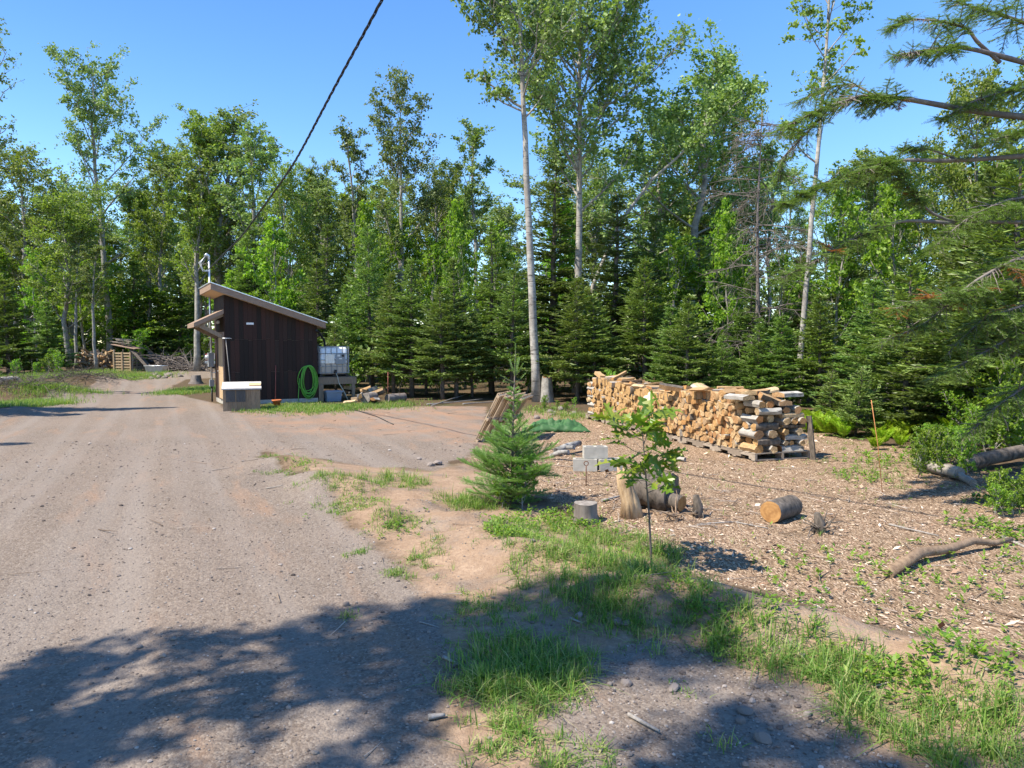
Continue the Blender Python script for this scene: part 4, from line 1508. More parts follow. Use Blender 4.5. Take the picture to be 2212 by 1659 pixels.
def log_mb(poly, L, flip=False, bark=None, jit=.004):
    """a log: cross-section in (y, z), lying along local x from 0 to L"""
    poly = np.array(poly)
    n = len(poly)
    segs = 3
    V = []
    for k in range(segs + 1):
        sc_ = 1 + rng.uniform(-.06, .06) if 0 < k < segs else 1.0
        off = rng.uniform(-.006, .006, 2) if 0 < k < segs else (0, 0)
        for p_ in poly:
            q_ = p_ * sc_ + off + rng.uniform(-jit, jit, 2)
            V.append((L * k / segs + (rng.uniform(-.008, .008) if k in (0, segs) else 0), q_[0], q_[1]))
    mb_ = MB()
    mb_.V.append(np.array(V))
    mb_.n = len(V)
    mb_.Fa.append((np.arange(n)[::-1][None, :], 0, False))
    mb_.Fa.append((np.arange(n)[None, :] + segs * n, 0, False))
    bb = bark if bark is not None else rng.choice([1, 2, 3], p=[.5, .2, .3])
    for j in range(n):
        mat_ = bb if (bark is not None or rng.random() < .55) else 1
        fs_ = [(k * n + j, k * n + (j + 1) % n, (k + 1) * n + (j + 1) % n, (k + 1) * n + j) for k in range(segs)]
        mb_.Fa.append((np.array(fs_), mat_, n > 7))
    return mb_


LOGM = [MAT['cut'], MAT['split'], MAT['bark_birch'], MAT['bark_log']]


def round_poly(r, n=11):
    return [(r * (1 + rng.uniform(-.08, .08)) * math.cos(i * 2 * math.pi / n), r * (1 + rng.uniform(-.08, .08)) * math.sin(i * 2 * math.pi / n)) for i in range(n)]


def wedge_poly(r):
    a0, da = rng.random() * 6.28, rng.uniform(1.5, 2.6)
    p_ = [(0, 0)] + [(r * math.cos(a0 + da * t_), r * math.sin(a0 + da * t_)) for t_ in np.linspace(0, 1, 5)]
    c_ = np.mean(p_, 0)
    return [tuple(np.array(q_) - c_) for q_ in p_]


topz = lambda s_: .99 + .05 * math.sin(s_ * 1.1 + .5) - .05 * math.exp(-((s_ - 3.4) / .5) ** 2) + .03 * math.sin(s_ * 5.3)
S0, S1 = .44, 6.6
seeds = []
zz, row = .185, 0
while zz < 1.06:
    s_ = S0 + .05 + (row % 2) * .06
    while s_ < S1 - .03:
        if zz < topz(s_) - .03:
            seeds.append((s_ + rng.normal(0, .022), zz + rng.normal(0, .02)))
        s_ += rng.uniform(.10, .155)
    zz += .108
    row += 1
seeds = np.array(seeds)
cells = []
for i, (a, b) in enumerate(seeds):
    poly = [(a - .16, b - .16), (a + .16, b - .16), (a + .16, b + .16), (a - .16, b + .16)]
    dd = np.hypot(seeds[:, 0] - a, seeds[:, 1] - b)
    for j in np.argsort(dd)[1:14]:
        qx, qy = seeds[j]
        poly = clip(poly, (a + qx) / 2, (b + qy) / 2, qx - a, qy - b)
    poly = clip(poly, 0, .128, 0, -1)
    poly = clip(poly, S0, 0, -1, 0)
    poly = clip(poly, S1, 0, 1, 0)
    poly = clip(poly, 0, topz(a) + .03, 0, 1)
    if len(poly) < 3:
        continue
    P_ = np.array(poly)
    c_ = P_.mean(0)
    if rng.random() < .55:      # rounder pieces
        P_ = np.concatenate([[P_[k] * .75 + P_[(k + 1) % len(P_)] * .25, P_[k] * .25 + P_[(k + 1) % len(P_)] * .75] for k in range(len(P_))])
    P_ = (P_ - c_) * rng.uniform(.80, .96)
    cells.append((c_, P_))
order = sorted(range(len(cells)), key=lambda k: cells[k][0][0])
NIND = 140
GRP = 'split logs stacked in the woodpile'
rest = MB()
for r_, k in enumerate(order):
    c_, P_ = cells[k]
    m_ = log_mb(P_, .42)
    pr_ = rng.uniform(-.06, .045)
    if r_ < NIND:
        o = m_.build('split_log', LOGM)
        o.matrix_world = PM @ Matrix.Translation((pr_, c_[0], c_[1])) @ Matrix.Rotation(rng.normal(0, .03), 4, 'Z')
        tag(o, 'split log packed in the face of the woodpile, its cut end showing', 'firewood', GRP)
    else:
        V_ = np.concatenate(m_.V) + np.array((pr_, c_[0], c_[1]))
        V_ = V_ @ np.array(PM.to_3x3()).T + np.array(PM.translation)
        rest.V.append(V_)
        for f_, mt_, sm_ in m_.Fa:
            rest.Fa.append((f_ + rest.n, mt_, sm_))
        rest.n += len(V_)
# the row behind, of which only the top shows
for k in range(150):
    c_ = (rng.uniform(.45, 6.9), 0)
    zt = topz(c_[0]) - .06 - .1 * (k % 3)
    m_ = log_mb(wedge_poly(rng.uniform(.07, .1)), .44)
    V_ = np.concatenate(m_.V) + np.array((.47 + rng.uniform(-.02, .04), c_[0], zt))
    V_ = V_ @ np.array(PM.to_3x3()).T + np.array(PM.translation)
    rest.V.append(V_)
    for f_, mt_, sm_ in m_.Fa:
        rest.Fa.append((f_ + rest.n, mt_, sm_))
    rest.n += len(V_)
o = rest.build('firewood', LOGM)
tag(o, 'far end and rear row of the long split firewood stack', 'firewood', None, 'stuff')


def place_log(m_, M, label, group=GRP):
    o = m_.build('split_log', LOGM)
    o.matrix_world = M
    return tag(o, label, 'firewood', group)


# cross-stacked ends
RZ90 = Matrix.Rotation(math.pi / 2, 4, 'Z')
for far in (0, 1):
    for deep in ((0, 1) if not far else (0,)):
        z = .128
        lay = 0
        while z < .93 - .1 * deep:
            hh = rng.uniform(.075, .14)
            along = (lay + deep) % 2 == 0
            for q in range(3 if hh < .115 else 2):
                r_ = hh * rng.uniform(.5, .62)
                pl_ = [(a * rng.uniform(.85, 1.3), b * rng.uniform(.8, 1.05)) for a, b in round_poly(r_, rng.integers(5, 9))]
                bk = 2 if (along and rng.random() < .75) else rng.choice([1, 2, 3])
                m_ = log_mb(pl_, .42 if along else .43, bark=bk)
                y0 = .0 if not far else 6.58
                if along:
                    M = PM @ Matrix.Translation((.06 + q * (.15 if hh < .115 else .24) + deep * .5 + rng.normal(0, .012), y0 + rng.normal(0, .02), z + hh / 2)) @ RZ90
                    lb = 'pale log lying lengthwise in the cross-stacked end of the woodpile' if not far else 'pale log lying lengthwise in the far end of the woodpile'
                else:
                    M = PM @ Matrix.Translation((deep * .5 + rng.normal(0, .02), y0 + .07 + q * (.14 if hh < .115 else .24) + rng.normal(0, .01), z + hh / 2))
                    lb = 'log laid end-on in the cross-stacked end of the woodpile' if not far else 'log laid end-on in the far end of the woodpile'
                place_log(m_, M, lb, 'cross-stacked logs at the woodpile ends')
            z += hh * .93
            lay += 1
# loose pieces on top
for k in range(34):
    s_ = .1 + 6.7 * (k + rng.random()) / 34
    wide = rng.random() < .6
    pl_ = [(a * 1.3, b * .7) for a, b in wedge_poly(rng.uniform(.08, .12))]
    m_ = log_mb(pl_, .46)
    M = PM @ Matrix.Translation((rng.uniform(-.06, .35), s_, topz(s_) + .015 + rng.uniform(0, .025))) @ Matrix.Rotation(rng.normal(0, .3) + (math.pi / 2 if rng.random() < .3 else 0), 4, 'Z') @ Matrix.Rotation(rng.normal(0, .1), 4, 'Y')
    place_log(m_, M, 'loose split log lying on top of the woodpile', 'loose logs on top of the woodpile')
for x_, s_, z_, rz in ((-.05, .16, 1.02, 1.7), (.3, .12, 1.0, 1.4), (.5, .15, 1.06, .2), (.05, .3, 1.09, 1.2), (.55, .02, .93, 1.57), (.6, .12, .80, 1.5)):
    m_ = log_mb([(-.13, -.03), (.12, -.035), (.13, .02), (.0, .05), (-.12, .03)], .46, bark=rng.choice([1, 2]))
    place_log(m_, PM @ Matrix.Translation((x_, s_, z_)) @ Matrix.Rotation(rz, 4, 'Z'), 'broad bright slab of split wood on the near top corner of the woodpile', 'slabs on the near corner')
mb = MB()
mb.beam(PM @ Vector((1.0, -.13, -.05)), PM @ Vector((.97, -.02, .72)), .03, .09)
tag(mb.build('board', MAT['bark_log']), 'dark board propped against the near end of the woodpile', 'board')

# ------------------------------------------------------------------ blocks, tarp, leaning pallets, branches
def block(p_, rz, label, rx=0.0):
    o = empty('concrete_block', p_, rz, label, 'concrete block', 'concrete blocks of the fire ring')
    mb_ = MB()
    L_, D_, H_ = .36, .18, .18
    for a, b in (((0, 0, 0), (L_, .035, H_)), ((0, D_ - .035, 0), (L_, D_, H_))):
        mb_.box(a, b)
    for x_ in (0, L_ / 2 - .02, L_ - .04):
        mb_.box((x_, .0352, .0), (x_ + .04, D_ - .0352, H_ - .001))
    mb_.build('block_body', MAT['concrete'], o)
    return o


b0 = at(1238, 1018)
block(b0, R(-4), 'lower left concrete block, lit face beside the rebar stake')
b1 = at(1296, 1019)
block(b1, R(12), 'lower right concrete block in shade behind the oak sapling')
block(b0 + Vector((.17, .03, .182)), R(3), 'upper concrete block resting on the two lower ones')
MAT['charred'] = simple('charred_birch', (.42, .40, .37), (.03, .028, .027), 7, bump=.4)
for i, (a, b, r_, l) in enumerate([((1200, 985), (1252, 975), .055, 'charred white birch log beside the concrete blocks'), ((1205, 978), (1240, 985), .04, 'short charred birch piece on the fire ring'),
                                   ((1190, 992), (1228, 996), .04, 'half burnt log lowest by the concrete blocks')]):
    A, B = at(*a), at(*b)
    m_ = MB().tube([A + Vector((0, 0, .09 - .02 * i)), (A + B) / 2 + Vector((0, 0, .13)), B + Vector((0, 0, .15))], [r_, r_ * 1.05, r_ * .9], 9, rough=.1)
    tag(m_.build('charred_log', [MAT['charred']]), l, 'log')
mb = MB()
p_ = at(1266, 1050)
q_ = Vector((0, 0, .28))
mb.tube([p_ - Vector((0, 0, .05)), p_ + q_], .008, 6)
th = np.linspace(-1.6, 4.4, 14)
mb.tube([p_ + q_ + Vector((.03 * math.cos(a), 0, .03 + .03 * math.sin(a))) for a in th], .006, 5)
tag(mb.build('rebar_stake', MAT['rust']), 'thin rusty stake with a ring top before the concrete blocks', 'stake')
# tarp
nu, nv_ = 60, 26
uu, vv = np.meshgrid(np.linspace(0, 1, nu), np.linspace(0, 1, nv_))
tp = at(1208, 934)
x = (uu - .5) * 1.35 * (1 - .12 * vv)
y = vv * .6
env = np.clip(np.sin(np.pi * uu), 0, 1) ** .5 * np.clip(np.sin(np.pi * vv), 0, 1) ** .6
z = env * (.10 + .12 * (1 - uu)) + env * .16 * vnoise(uu * 7 + vv * 3, vv * 5, 4) + env * .22 * np.abs(vnoise(uu * 11 - vv * 6, vv * 6 + uu * 4, 8)) + env * .12 * np.abs(vnoise(uu * 22 + vv * 9, vv * 10 - uu * 6, 28)) + .01 * (1 - env)
y = y + .10 * vnoise(uu * 9, vv * 4, 12)
x = x + .06 * vnoise(uu * 8, vv * 6, 13)
mb = MB()
ix = (np.arange(nv_ - 1)[:, None] * nu + np.arange(nu - 1)[None, :])
mb.add(np.stack([x, y, z], -1).reshape(-1, 3), np.stack([ix, ix + 1, ix + nu + 1, ix + nu], -1).reshape(-1, 4), 0, True)
o = mb.build('tarp', MAT['tarp'], None, tp)
sol = o.modifiers.new('thickness', 'SOLIDIFY')
sol.thickness = .004
tag(o, 'crumpled green tarp lying between the young fir and the woodpile', 'tarp')
MAT['plank_grey'] = boards('tan_slats', [(.42, .31, .20), (.50, .38, .26), (.36, .26, .17)], .85, (8, 8, 2), .3)
# slatted pallets leaning in a row
for k, l in enumerate(('nearest of the slatted pallets leaning by the young fir', 'second slatted pallet in the leaning row by the young fir', 'third slatted pallet in the leaning row by the young fir', 'rearmost slatted pallet in the leaning row by the young fir')):
    p_ = at(1024 + k * 13, 955 - k * .5)
    o = empty('pallet', p_, R(-18 + k * 1.5), l, 'pallet', 'slatted pallets leaning by the young fir')
    o.rotation_euler = (0, R(27 + k * 2), R(-18 + k * 1.5))
    mb = MB()
    for q in range(9):
        mb.box((-.01, .01 + q * .115, 0), (.008, .085 + q * .115, 1.08), jit=.004)
    mb.build('slats', MAT['plank_grey'], o)
    for q, z_ in enumerate((.02, .5, 1.0)):
        mb = MB()
        mb.box((.009, 0, z_), (.06, 1.02, z_ + .05))
        mb.build('rail', MAT['plank_grey'], o)
# fallen branches at the forest edge
for i, (pp, r_, l) in enumerate([([(922, 876), (975, 873), (1040, 867)], .025, 'long fallen pole lying flat before the spruces'), ([(932, 879), (985, 872), (1012, 862)], .02, 'fallen branch with raised tip before the spruces'),
                                 ([(1000, 875), (1060, 872), (1110, 866)], .022, 'fallen branch lying left of the lone birch foot'), ([(1085, 862), (1120, 860), (1150, 858)], .035, 'barkless pole lying behind the young fir')]):
    pts = [at(*q) + Vector((0, 0, .04 + (.12 if (i == 1 and k == 2) else 0))) for k, q in enumerate(pp)]
    m_ = MB().tube(curve(pts[0], unit(np.array(pts[-1] - pts[0])), (pts[-1] - pts[0]).length, 7, (0, 0, .05 if i == 1 else 0), .06), np.linspace(r_, r_ * .4, 8), 6, rough=.08)
    tag(m_.build('fallen_branch', MAT['greywood']), l, 'branch')


# ------------------------------------------------------------------ stumps and logs
def stump(p_, r0_, r1_, h_, bark, topm, label, flare=1.25, lean=(0, 0), n=18, cat='stump', name='stump', rag=0.0):
    o = empty(name, p_, rng.random() * 6, label, cat)
    prof = [(r0_ * flare, -.08), (r0_ * flare * .97, 0), (r0_ * 1.05, h_ * .3), (r0_ * .98, h_ * .6), (r1_, h_)]
    mb_ = MB()
    th_ = np.arange(n) * 2 * math.pi / n
    wav = 1 + .09 * np.sin(th_ * 3 + 1) + .05 * np.sin(th_ * 7) + rng.uniform(-.03, .03, n)
    V_ = []
    for k, (r_, z_) in enumerate(prof):
        zr = z_ + (rng.uniform(-rag, rag, n) if k == 4 else np.zeros(n))
        V_.append(np.stack([r_ * wav * np.cos(th_) + lean[0] * z_, r_ * wav * np.sin(th_) + lean[1] * z_, zr], 1))
    V_ = np.concatenate(V_)
    i_ = np.arange(4)[:, None] * n
    j_ = np.arange(n)[None, :]
    mb_.add(V_, np.stack([i_ + j_, i_ + (j_ + 1) % n, i_ + n + (j_ + 1) % n, i_ + n + j_], -1).reshape(-1, 4), 0, True)
    mb_.build('bark', MAT[bark], o)
    mt_ = MB()
    top_ = V_[4 * n:] * 1.0
    c_ = top_.mean(0)
    mt_.addm(np.concatenate([top_ + (0, 0, .001), [c_ + (0, 0, .004 - rag)]]), [(k, (k + 1) % n, n) for k in range(n)], 0)
    mt_.build('cut_face', MAT[topm], o)
    return o


stump(at(1265, 1126), .125, .125, .2, 'bark_dead', 'grey_cut', 'weathered grey stump with flat top in the weeds before the oak sapling')
stump(at(424, 829), .24, .2, .42, 'bark_dead', 'grey_cut', 'old grey stump in the grass left of the shed', 1.5)
stump(at(1172, 868) + Vector((.14, -.12, 0)), .2, .16, .86, 'bark_grey', 'orange_cut', 'tall cut stump joined to the foot of the lone birch', 1.3, rag=.05)
MAT['barkless'] = barkmat('barkless_brown_wood', (.50, .36, .22), (.20, .125, .07), 'furrow', 10)
bp_ = at(1366, 1116)
o = empty('broken_trunk', bp_, 0, 'pale barkless broken trunk leaning behind the oak sapling', 'stump')
mb = MB()
for q in range(9):
    a = q * .7
    rr_ = .055
    hgt2 = rng.uniform(.34, .58)
    mb.tube([(rr_ * math.cos(a) * 1.5 - .0, rr_ * math.sin(a) * 1.3, -.05), (rr_ * math.cos(a) - .03, rr_ * math.sin(a), .18), (rr_ * math.cos(a) * .9 - .08, rr_ * math.sin(a), hgt2 * .7), (rr_ * math.cos(a) * .9 - .12, rr_ * math.sin(a), hgt2)],
            [.06, .045, .038, .012], 7, rough=.22)
mb.tube([(0, 0, -.05), (-.03, 0, .2), (-.08, 0, .42)], [.075, .065, .05], 9, rough=.1)
mb.build('wood', MAT['barkless'], o)


def log_obj(A, B, r_, bark, topm, label, n=16, name='log', rough=.05, bend=0.0):
    A, B = Vector(A), Vector(B)
    o = empty(name, A, 0, label, 'log')
    d_ = B - A
    pts_ = [d_ * t_ + Vector((0, 0, bend * math.sin(math.pi * t_))) for t_ in np.linspace(0, 1, 7)]
    m_ = MB().tube(pts_, r_, n, cap=False, rough=rough)
    m_.build('bark', MAT[bark], o)
    V_ = np.concatenate(m_.V)
    for nm_, ring in (('cut_face', V_[:n]), ('cut_face', V_[-n:])):
        c_ = ring.mean(0)
        MB().addm(np.concatenate([ring, [c_]]), [(k, (k + 1) % n, n) for k in range(n)], 0).build(nm_, MAT[topm], o)
    return o


A = at(1668, 1132)
log_obj(A + Vector((0, .05, .115)), A + Vector((.36, .38, .11)), .118, 'bark_log', 'orange_cut', 'dark-barked log with bright orange cut end lying on the chips')
A = at(1425, 1100)
log_obj(A + Vector((-.22, .2, .22)), A + Vector((.12, -.07, .2)), .215, 'bark_log', 'bark_log', 'thick dark log behind the oak sapling stem', rough=.16)
log_obj(A + Vector((-.02, .0, .15)), A + Vector((.2, -.24, .12)), .085, 'bark_log', 'orange_cut', 'short log with oval orange cut face pointing right, beside the root tangle')
A, B = at(836, 869), at(872, 867)
log_obj(A + Vector((0, 0, .13)), B + Vector((0, .2, .13)), .14, 'bark_dead', 'grey_cut', 'weathered sawn log at the forest edge right of the tank')
A = at(789, 872)
log_obj(A + Vector((0, 0, .17)), A + Vector((.2, .45, .17)), .18, 'bark_dead', 'grey_cut', 'thick grey round of wood lying right of the tank stand')
A, B = at(1992, 1016), at(2068, 1036)
log_obj(A + Vector((0, .1, .10)), B + Vector((0, -.05, .09)), .085, 'bark_birch', 'grey_cut', 'white birch log lying at the right under the spruces', rough=.08)
A, B = at(2066, 1036), at(2102, 1050)
log_obj(A + Vector((.03, 0, .07)), B + Vector((0, 0, .04)), .05, 'bark_birch', 'grey_cut', 'broken splintered end piece of the white birch log', rough=.18)
A, B = at(2100, 1030), at(2260, 1016)
log_obj(A + Vector((0, .3, .12)), B + Vector((0, .5, .2)), .10, 'bark_log', 'grey_cut', 'dark fallen trunk in the shade at the right edge', rough=.08)
A, B = at(1480, 998), at(1440, 992)
log_obj(A + Vector((0, 0, .04)), B + Vector((0, 0, .04)), .035, 'bark_birch', 'grey_cut', 'thin white birch billet before the woodpile pallets')
A, B = at(1, 834), at(20, 832)
log_obj(A + Vector((-.3, 0, .2)), B + Vector((.0, .5, .2)), .2, 'bark_birch', 'plank', 'pale cut log at the far left edge by the road')
# split pieces thrown right of the tank
for i in range(14):
    p_ = at(rng.uniform(760, 815), rng.uniform(858, 876))
    m_ = log_mb(wedge_poly(rng.uniform(.09, .14)), .42)
    o = m_.build('split_log', LOGM)
    o.matrix_world = Matrix.Translation(p_ + Vector((0, .3, .07 + .09 * (i % 4)))) @ Matrix.Rotation(rng.random() * 6.28, 4, 'Z') @ Matrix.Rotation(rng.normal(0, .25), 4, 'Y')
    tag(o, 'split log in the loose heap right of the water tank', 'firewood', 'loose split logs by the tank')
MAT['limb_bark'] = barkmat('brown_limb_bark', (.27, .19, .125), (.12, .08, .055), 'plain', 14)
# fallen limb lower right
pts = [at(1918, 1247), at(1985, 1216), at(2050, 1200), at(2100, 1191), at(2146, 1184), at(2185, 1178)]
pts = [p_ + Vector((0, 0, z_)) for p_, z_ in zip(pts, (.03, .09, .06, .10, .05, .06))]
tag(MB().tube(pts, [.042, .045, .04, .036, .03, .02], 10, rough=.1).build('fallen_limb', MAT['limb_bark']), 'thick crooked limb lying on the chips at lower right', 'limb')


def roots(p_, n_, L_, r_, label, up=.2, cat='roots', mat='limb_bark', core=None):
    m_ = MB()
    for k in range(n_):
        a = rng.random() * 6.28
        m_.tube(curve((rng.normal(0, .04), rng.normal(0, .04), .06), (math.cos(a), math.sin(a), up + rng.normal(0, .2)), L_ * rng.uniform(.5, 1.2), 6, (0, 0, -.6), .8), np.linspace(r_ * rng.uniform(.5, 1), .003, 7), 5, rough=.1)
    if core:
        m_.tube([(0, 0, -.05), (.01, .01, core * .5), (-.02, 0, core)], [.07, .05, .03], 8, rough=.25)
    return tag(m_.build('root_tangle', MAT[mat], None, p_), label, cat)


roots(at(1452, 1124), 13, .30, .014, 'pale curling root tangle below the orange-faced short log')
roots(at(1506, 1116), 7, .2, .014, 'dark upright root snag right of the root tangle', .5, mat='bark_log', core=.24)
roots(at(1768, 1150), 16, .24, .014, 'dark rotten root clump right of the big orange-ended log', .5, mat='bark_log', core=.2)
roots(at(1120, 985), 14, .4, .012, 'heap of thin reddish twigs left of the charred logs', .15, 'twigs', 'bark_dark')
# stakes
a = at(1908, 1064)
b = Vector((0, 0, EYE)) + Vector(ray(1882, 864)) * (a.y * 1.0)
tag(MB().tube([a - Vector((0, 0, .1)), a * .5 + b * .5 + Vector((.01, 0, 0)), b], .0042, 6).build('marker_stake', MAT['orange_stake']), 'thin tall orange marker stake before the ferns at right', 'stake')
a = at(838, 869)
tag(MB().tube([a, a + Vector((.01, 0, 1.0))], .012, 6).build('marker_stake', MAT['red_stake']), 'thin red-brown stake upright beside the sawn log', 'stake')

# ------------------------------------------------------------------ young fir and oak sapling
fp = at(1106, 1092)
fir = empty('fir_tree', fp, 0, 'bushy young fir with a tall upright leader at the edge of the chips', 'fir tree')


def fine_conifer(H, r0, zb, Rmax, gap, per, power, top):
    tr_, cr_ = MB(), MB()
    tr_.tube([(0, 0, -.05), (.01, 0, H * .5), (.045, 0, H)], [r0, r0 * .6, .004], 7)
    P_, D_, N_, L_ = [], [], [], []

    def shoot(pts):
        """needles along a twig"""
        seg = np.linalg.norm(np.diff(pts, axis=0), axis=1).sum()
        k = max(1, int(seg / .07))
        for z_ in range(k):
            x_ = z_ / k * (len(pts) - 1)
            j = min(int(x_), len(pts) - 2)
            d_ = unit(pts[j + 1] - pts[j])
            up = unit(np.cross(np.cross(d_, (0, 0, 1.0)) + 1e-6, d_))
            P_.append(pts[j] + (pts[j + 1] - pts[j]) * (x_ - j)); D_.append(d_); N_.append(unit(up + rng.normal(0, .25, 3))); L_.append(seg / k * 1.1)

    z_ = zb
    while z_ < top:
        s_ = (z_ - zb) / (H - zb)
        rr = np.interp(z_, (.05, .25, .55, .8, .95, 1.35), (.42, .62, .52, .32, .17, .09))
        kk = int(np.interp(z_, (.05, .75, .95, 1.4), (per, per * .75, 4, 3)))
        a0 = rng.random() * 6.28
        for i in range(kk):
            a = a0 + i * 6.283 / kk + rng.normal(0, .15)
            e = .05 + .55 * s_ + rng.normal(0, .2)
            l = rr * rng.uniform(.45, 1.2)
            x0_ = .045 * z_ / H
            pts = curve((x0_, 0, z_ + rng.normal(0, .02)), (math.cos(a) * math.cos(e), math.sin(a) * math.cos(e), math.sin(e)), l, 5, (0, 0, .45), .4)
            tr_.tube(pts, np.linspace(.007, .002, 6), 4, cap=False)
            shoot(pts[1:] if l > .25 else pts)
            m_ = max(3, int(l / .042))
            for q in range(m_):
                f = .22 + .75 * (q + rng.random()) / m_
                j = min(int(f * 5), 4)
                b_ = pts[j] + (pts[j + 1] - pts[j]) * (f * 5 - j)
                d_ = unit(pts[j + 1] - pts[j])
                sd_ = unit(np.cross(d_, (0, 0, 1.0)))
                for sg in (-1, 1):
                    t2 = curve(b_, unit(d_ * .8 + sd_ * sg * .75 + rng.normal(0, .1, 3)), l * .5 * (1.1 - f) * rng.uniform(.7, 1.2) + .04, 3, (0, 0, .2), .12)
                    shoot(t2)
        z_ += gap * rng.uniform(.7, 1.2)
    # leader and its ring of short shoots
    lead = np.array([(.045 * t_ , 0, H * t_) for t_ in np.linspace(.80, 1.0, 6)])
    for a0 in range(3):
        shoot(lead)
    for a, e, l in ((.2, .5, .16), (2.2, .9, .22), (3.3, .25, .2), (4.6, .9, .2), (5.6, .7, .18), (1.2, 1.0, .24), (3.0, -.2, .14)):
        pts = curve((.04, 0, H * (.80 if e > .6 else .76)), (math.cos(a) * math.cos(e), math.sin(a) * math.cos(e), math.sin(e)), l, 4, (0, 0, .5), .08)
        tr_.tube(pts, [.006, .005, .004, .003, .002], 4, cap=False)
        shoot(pts); shoot(pts)
    needles(cr_, np.array(P_), np.array(D_), np.array(N_), np.array(L_), .02, True)
    return tr_, cr_


tr, cr = fine_conifer(1.93, .02, .05, .6, .085, 11, 1.0, 1.36)
tr.build('trunk', MAT['bark_dark'], fir)
cr.build('crown', MAT['fir_young'], fir)

oak_p = at(1408, 1222)
oak = empty('oak_sapling', oak_p, 0, 'slender oak sapling with lobed leaves on a thin dark stem', 'sapling')
om, ol = MB(), MB()
stem = curve((0, 0, -.05), (-.06, 0, 1), 1.3, 8, (-.02, 0, 0), .1)
om.tube(stem, np.linspace(.011, .004, 9), 6)
OUT = np.array([(0, 0), (.12, .03), (.22, .17), (.30, .22), (.33, .07), (.43, .12), (.50, .33), (.58, .36), (.60, .12), (.70, .16), (.77, .30), (.84, .27), (.85, .10), (.93, .10), (1, 0)])


def oak_leaf(mb_, p_, d_, n_, L_):
    s_ = unit(np.cross(d_, n_))
    n_ = unit(np.cross(s_, d_))
    for sg in (-1, 1):
        V_ = [p_ + d_ * x_ * L_ + s_ * sg * y_ * L_ * .95 + n_ * (y_ * L_ * .3 - .25 * L_ * x_ * x_) for x_, y_ in OUT]
        V_ += [p_ + d_ * x_ * L_ + n_ * (-.25 * L_ * x_ * x_) for x_ in (.85, .6, .33)]
        k = len(OUT)
        fs_ = [(0, 1, 2, 3, 4, k + 2), (k + 2, 4, 5, 6, 7, 8, k + 1), (k + 1, 8, 9, 10, 11, 12, k), (k, 12, 13, 14)]
        mb_.addm(np.array(V_), fs_, 0)


for k in range(24):
    f = .5 + .5 * (k + rng.random()) / 24
    j = min(int(f * 8), 7)
    b_ = stem[j] + (stem[j + 1] - stem[j]) * (f * 8 - j)
    a = k * 2.4 + rng.normal(0, .4)
    l = rng.uniform(.1, .36) * (1.15 - .5 * abs(f - .7))
    tw = curve(b_, (math.cos(a), math.sin(a), rng.uniform(.1, .8)), l, 3, (0, 0, .15), .25)
    om.tube(tw, [.004, .003, .0025, .002], 4, cap=False)
    for q in range(rng.integers(4, 7)):
        a2 = rng.random() * 6.28
        d_ = unit(unit(tw[-1] - tw[0]) * .7 + np.array((math.cos(a2), math.sin(a2), rng.uniform(-.4, .3))) * .8)
        oak_leaf(ol, tw[-1 if q < 3 else 2], d_, unit(np.array((0, 0, 1.0)) + rng.normal(0, .45, 3)), rng.uniform(.13, .22))
om.build('trunk', MAT['bark_dark'], oak)
ol.build('crown', MAT['oak'], oak)

# ------------------------------------------------------------------ far left: heap, crate, lean-to, truck
def gp(px, Y, up=0.0):
    p_ = gx(px, Y)
    p_.z += up
    return p_


o = empty('pallet_crate', gp(245, 47), 0, 'square crate of upright pallets stacked with scrap boards by the wood heap', 'crate')
for nm, M in (('front_pallet', Matrix.Identity(4)), ('side_pallet', Matrix.Translation((1.2, .02, 0)) @ Matrix.Rotation(math.pi / 2, 4, 'Z')), ('side_pallet', Matrix.Translation((-.02, .02, 0)) @ Matrix.Rotation(math.pi / 2, 4, 'Z'))):
    mb = MB()
    for k in range(7):
        mb.box((0, -.02, .03 + k * .185), (1.18, 0, .13 + k * .185), 0, M, .004)
    for x_ in (0, .55, 1.1):
        mb.box((x_, -.062, 0), (x_ + .08, -.021, 1.28), 0, M)
    mb.build(nm, MAT['soffit'] if nm == 'front_pallet' else MAT['pallet'], o)
mb = MB()
V = [(-.1, -.1, 1.75), (1.45, -.1, 1.45), (1.45, 1.2, 1.5), (-.1, 1.2, 1.8)]
V += [(a, b, c + .04) for a, b, c in V]
mb.add(V, [(0, 3, 2, 1), (4, 5, 6, 7), (0, 1, 5, 4), (1, 2, 6, 5), (2, 3, 7, 6), (3, 0, 4, 7)])
mb.build('roof_sheet', MAT['trim'], o)
mb = MB()
for x_ in (0, 1.12):
    for y_ in (0.02, 1.1):
        mb.box((x_, y_, 0), (x_ + .07, y_ + .07, 1.44))
mb.build('post', MAT['pallet'], o)
for k in range(7):
    mb = MB()
    a = gp(240 + rng.uniform(0, 10), 47.2, 1.9 + .05 * k)
    mb.beam(a + Vector((rng.uniform(-.2, .1), rng.uniform(0, .8), 0)), a + Vector((rng.uniform(1.0, 1.5), rng.uniform(0, .8), -.12)), .12, .03)
    tag(mb.build('scrap_board', MAT['pallet']), 'scrap board lying on the crate roof', 'board', 'scrap boards on the crate roof')
for (a, b, l) in (((283, 47.2, 1.5), (326, 45.6, .05), 'long plank sloping down from the crate roof'), ((322, 49, 1.25), (352, 47, .05), 'second plank leaning on the junk pile'), ((298, 49, 1.2), (330, 46.8, .1), 'plank leaning behind the steel tub')):
    tag(MB().beam(gp(*a), gp(*b), .2, .04).build('leaning_plank', MAT['bark_log']), l, 'plank')
o = empty('steel_tub', gp(337, 45.6), 0, 'grey oblong steel tub on the ground beside the leaning planks', 'tub')
mb = MB()
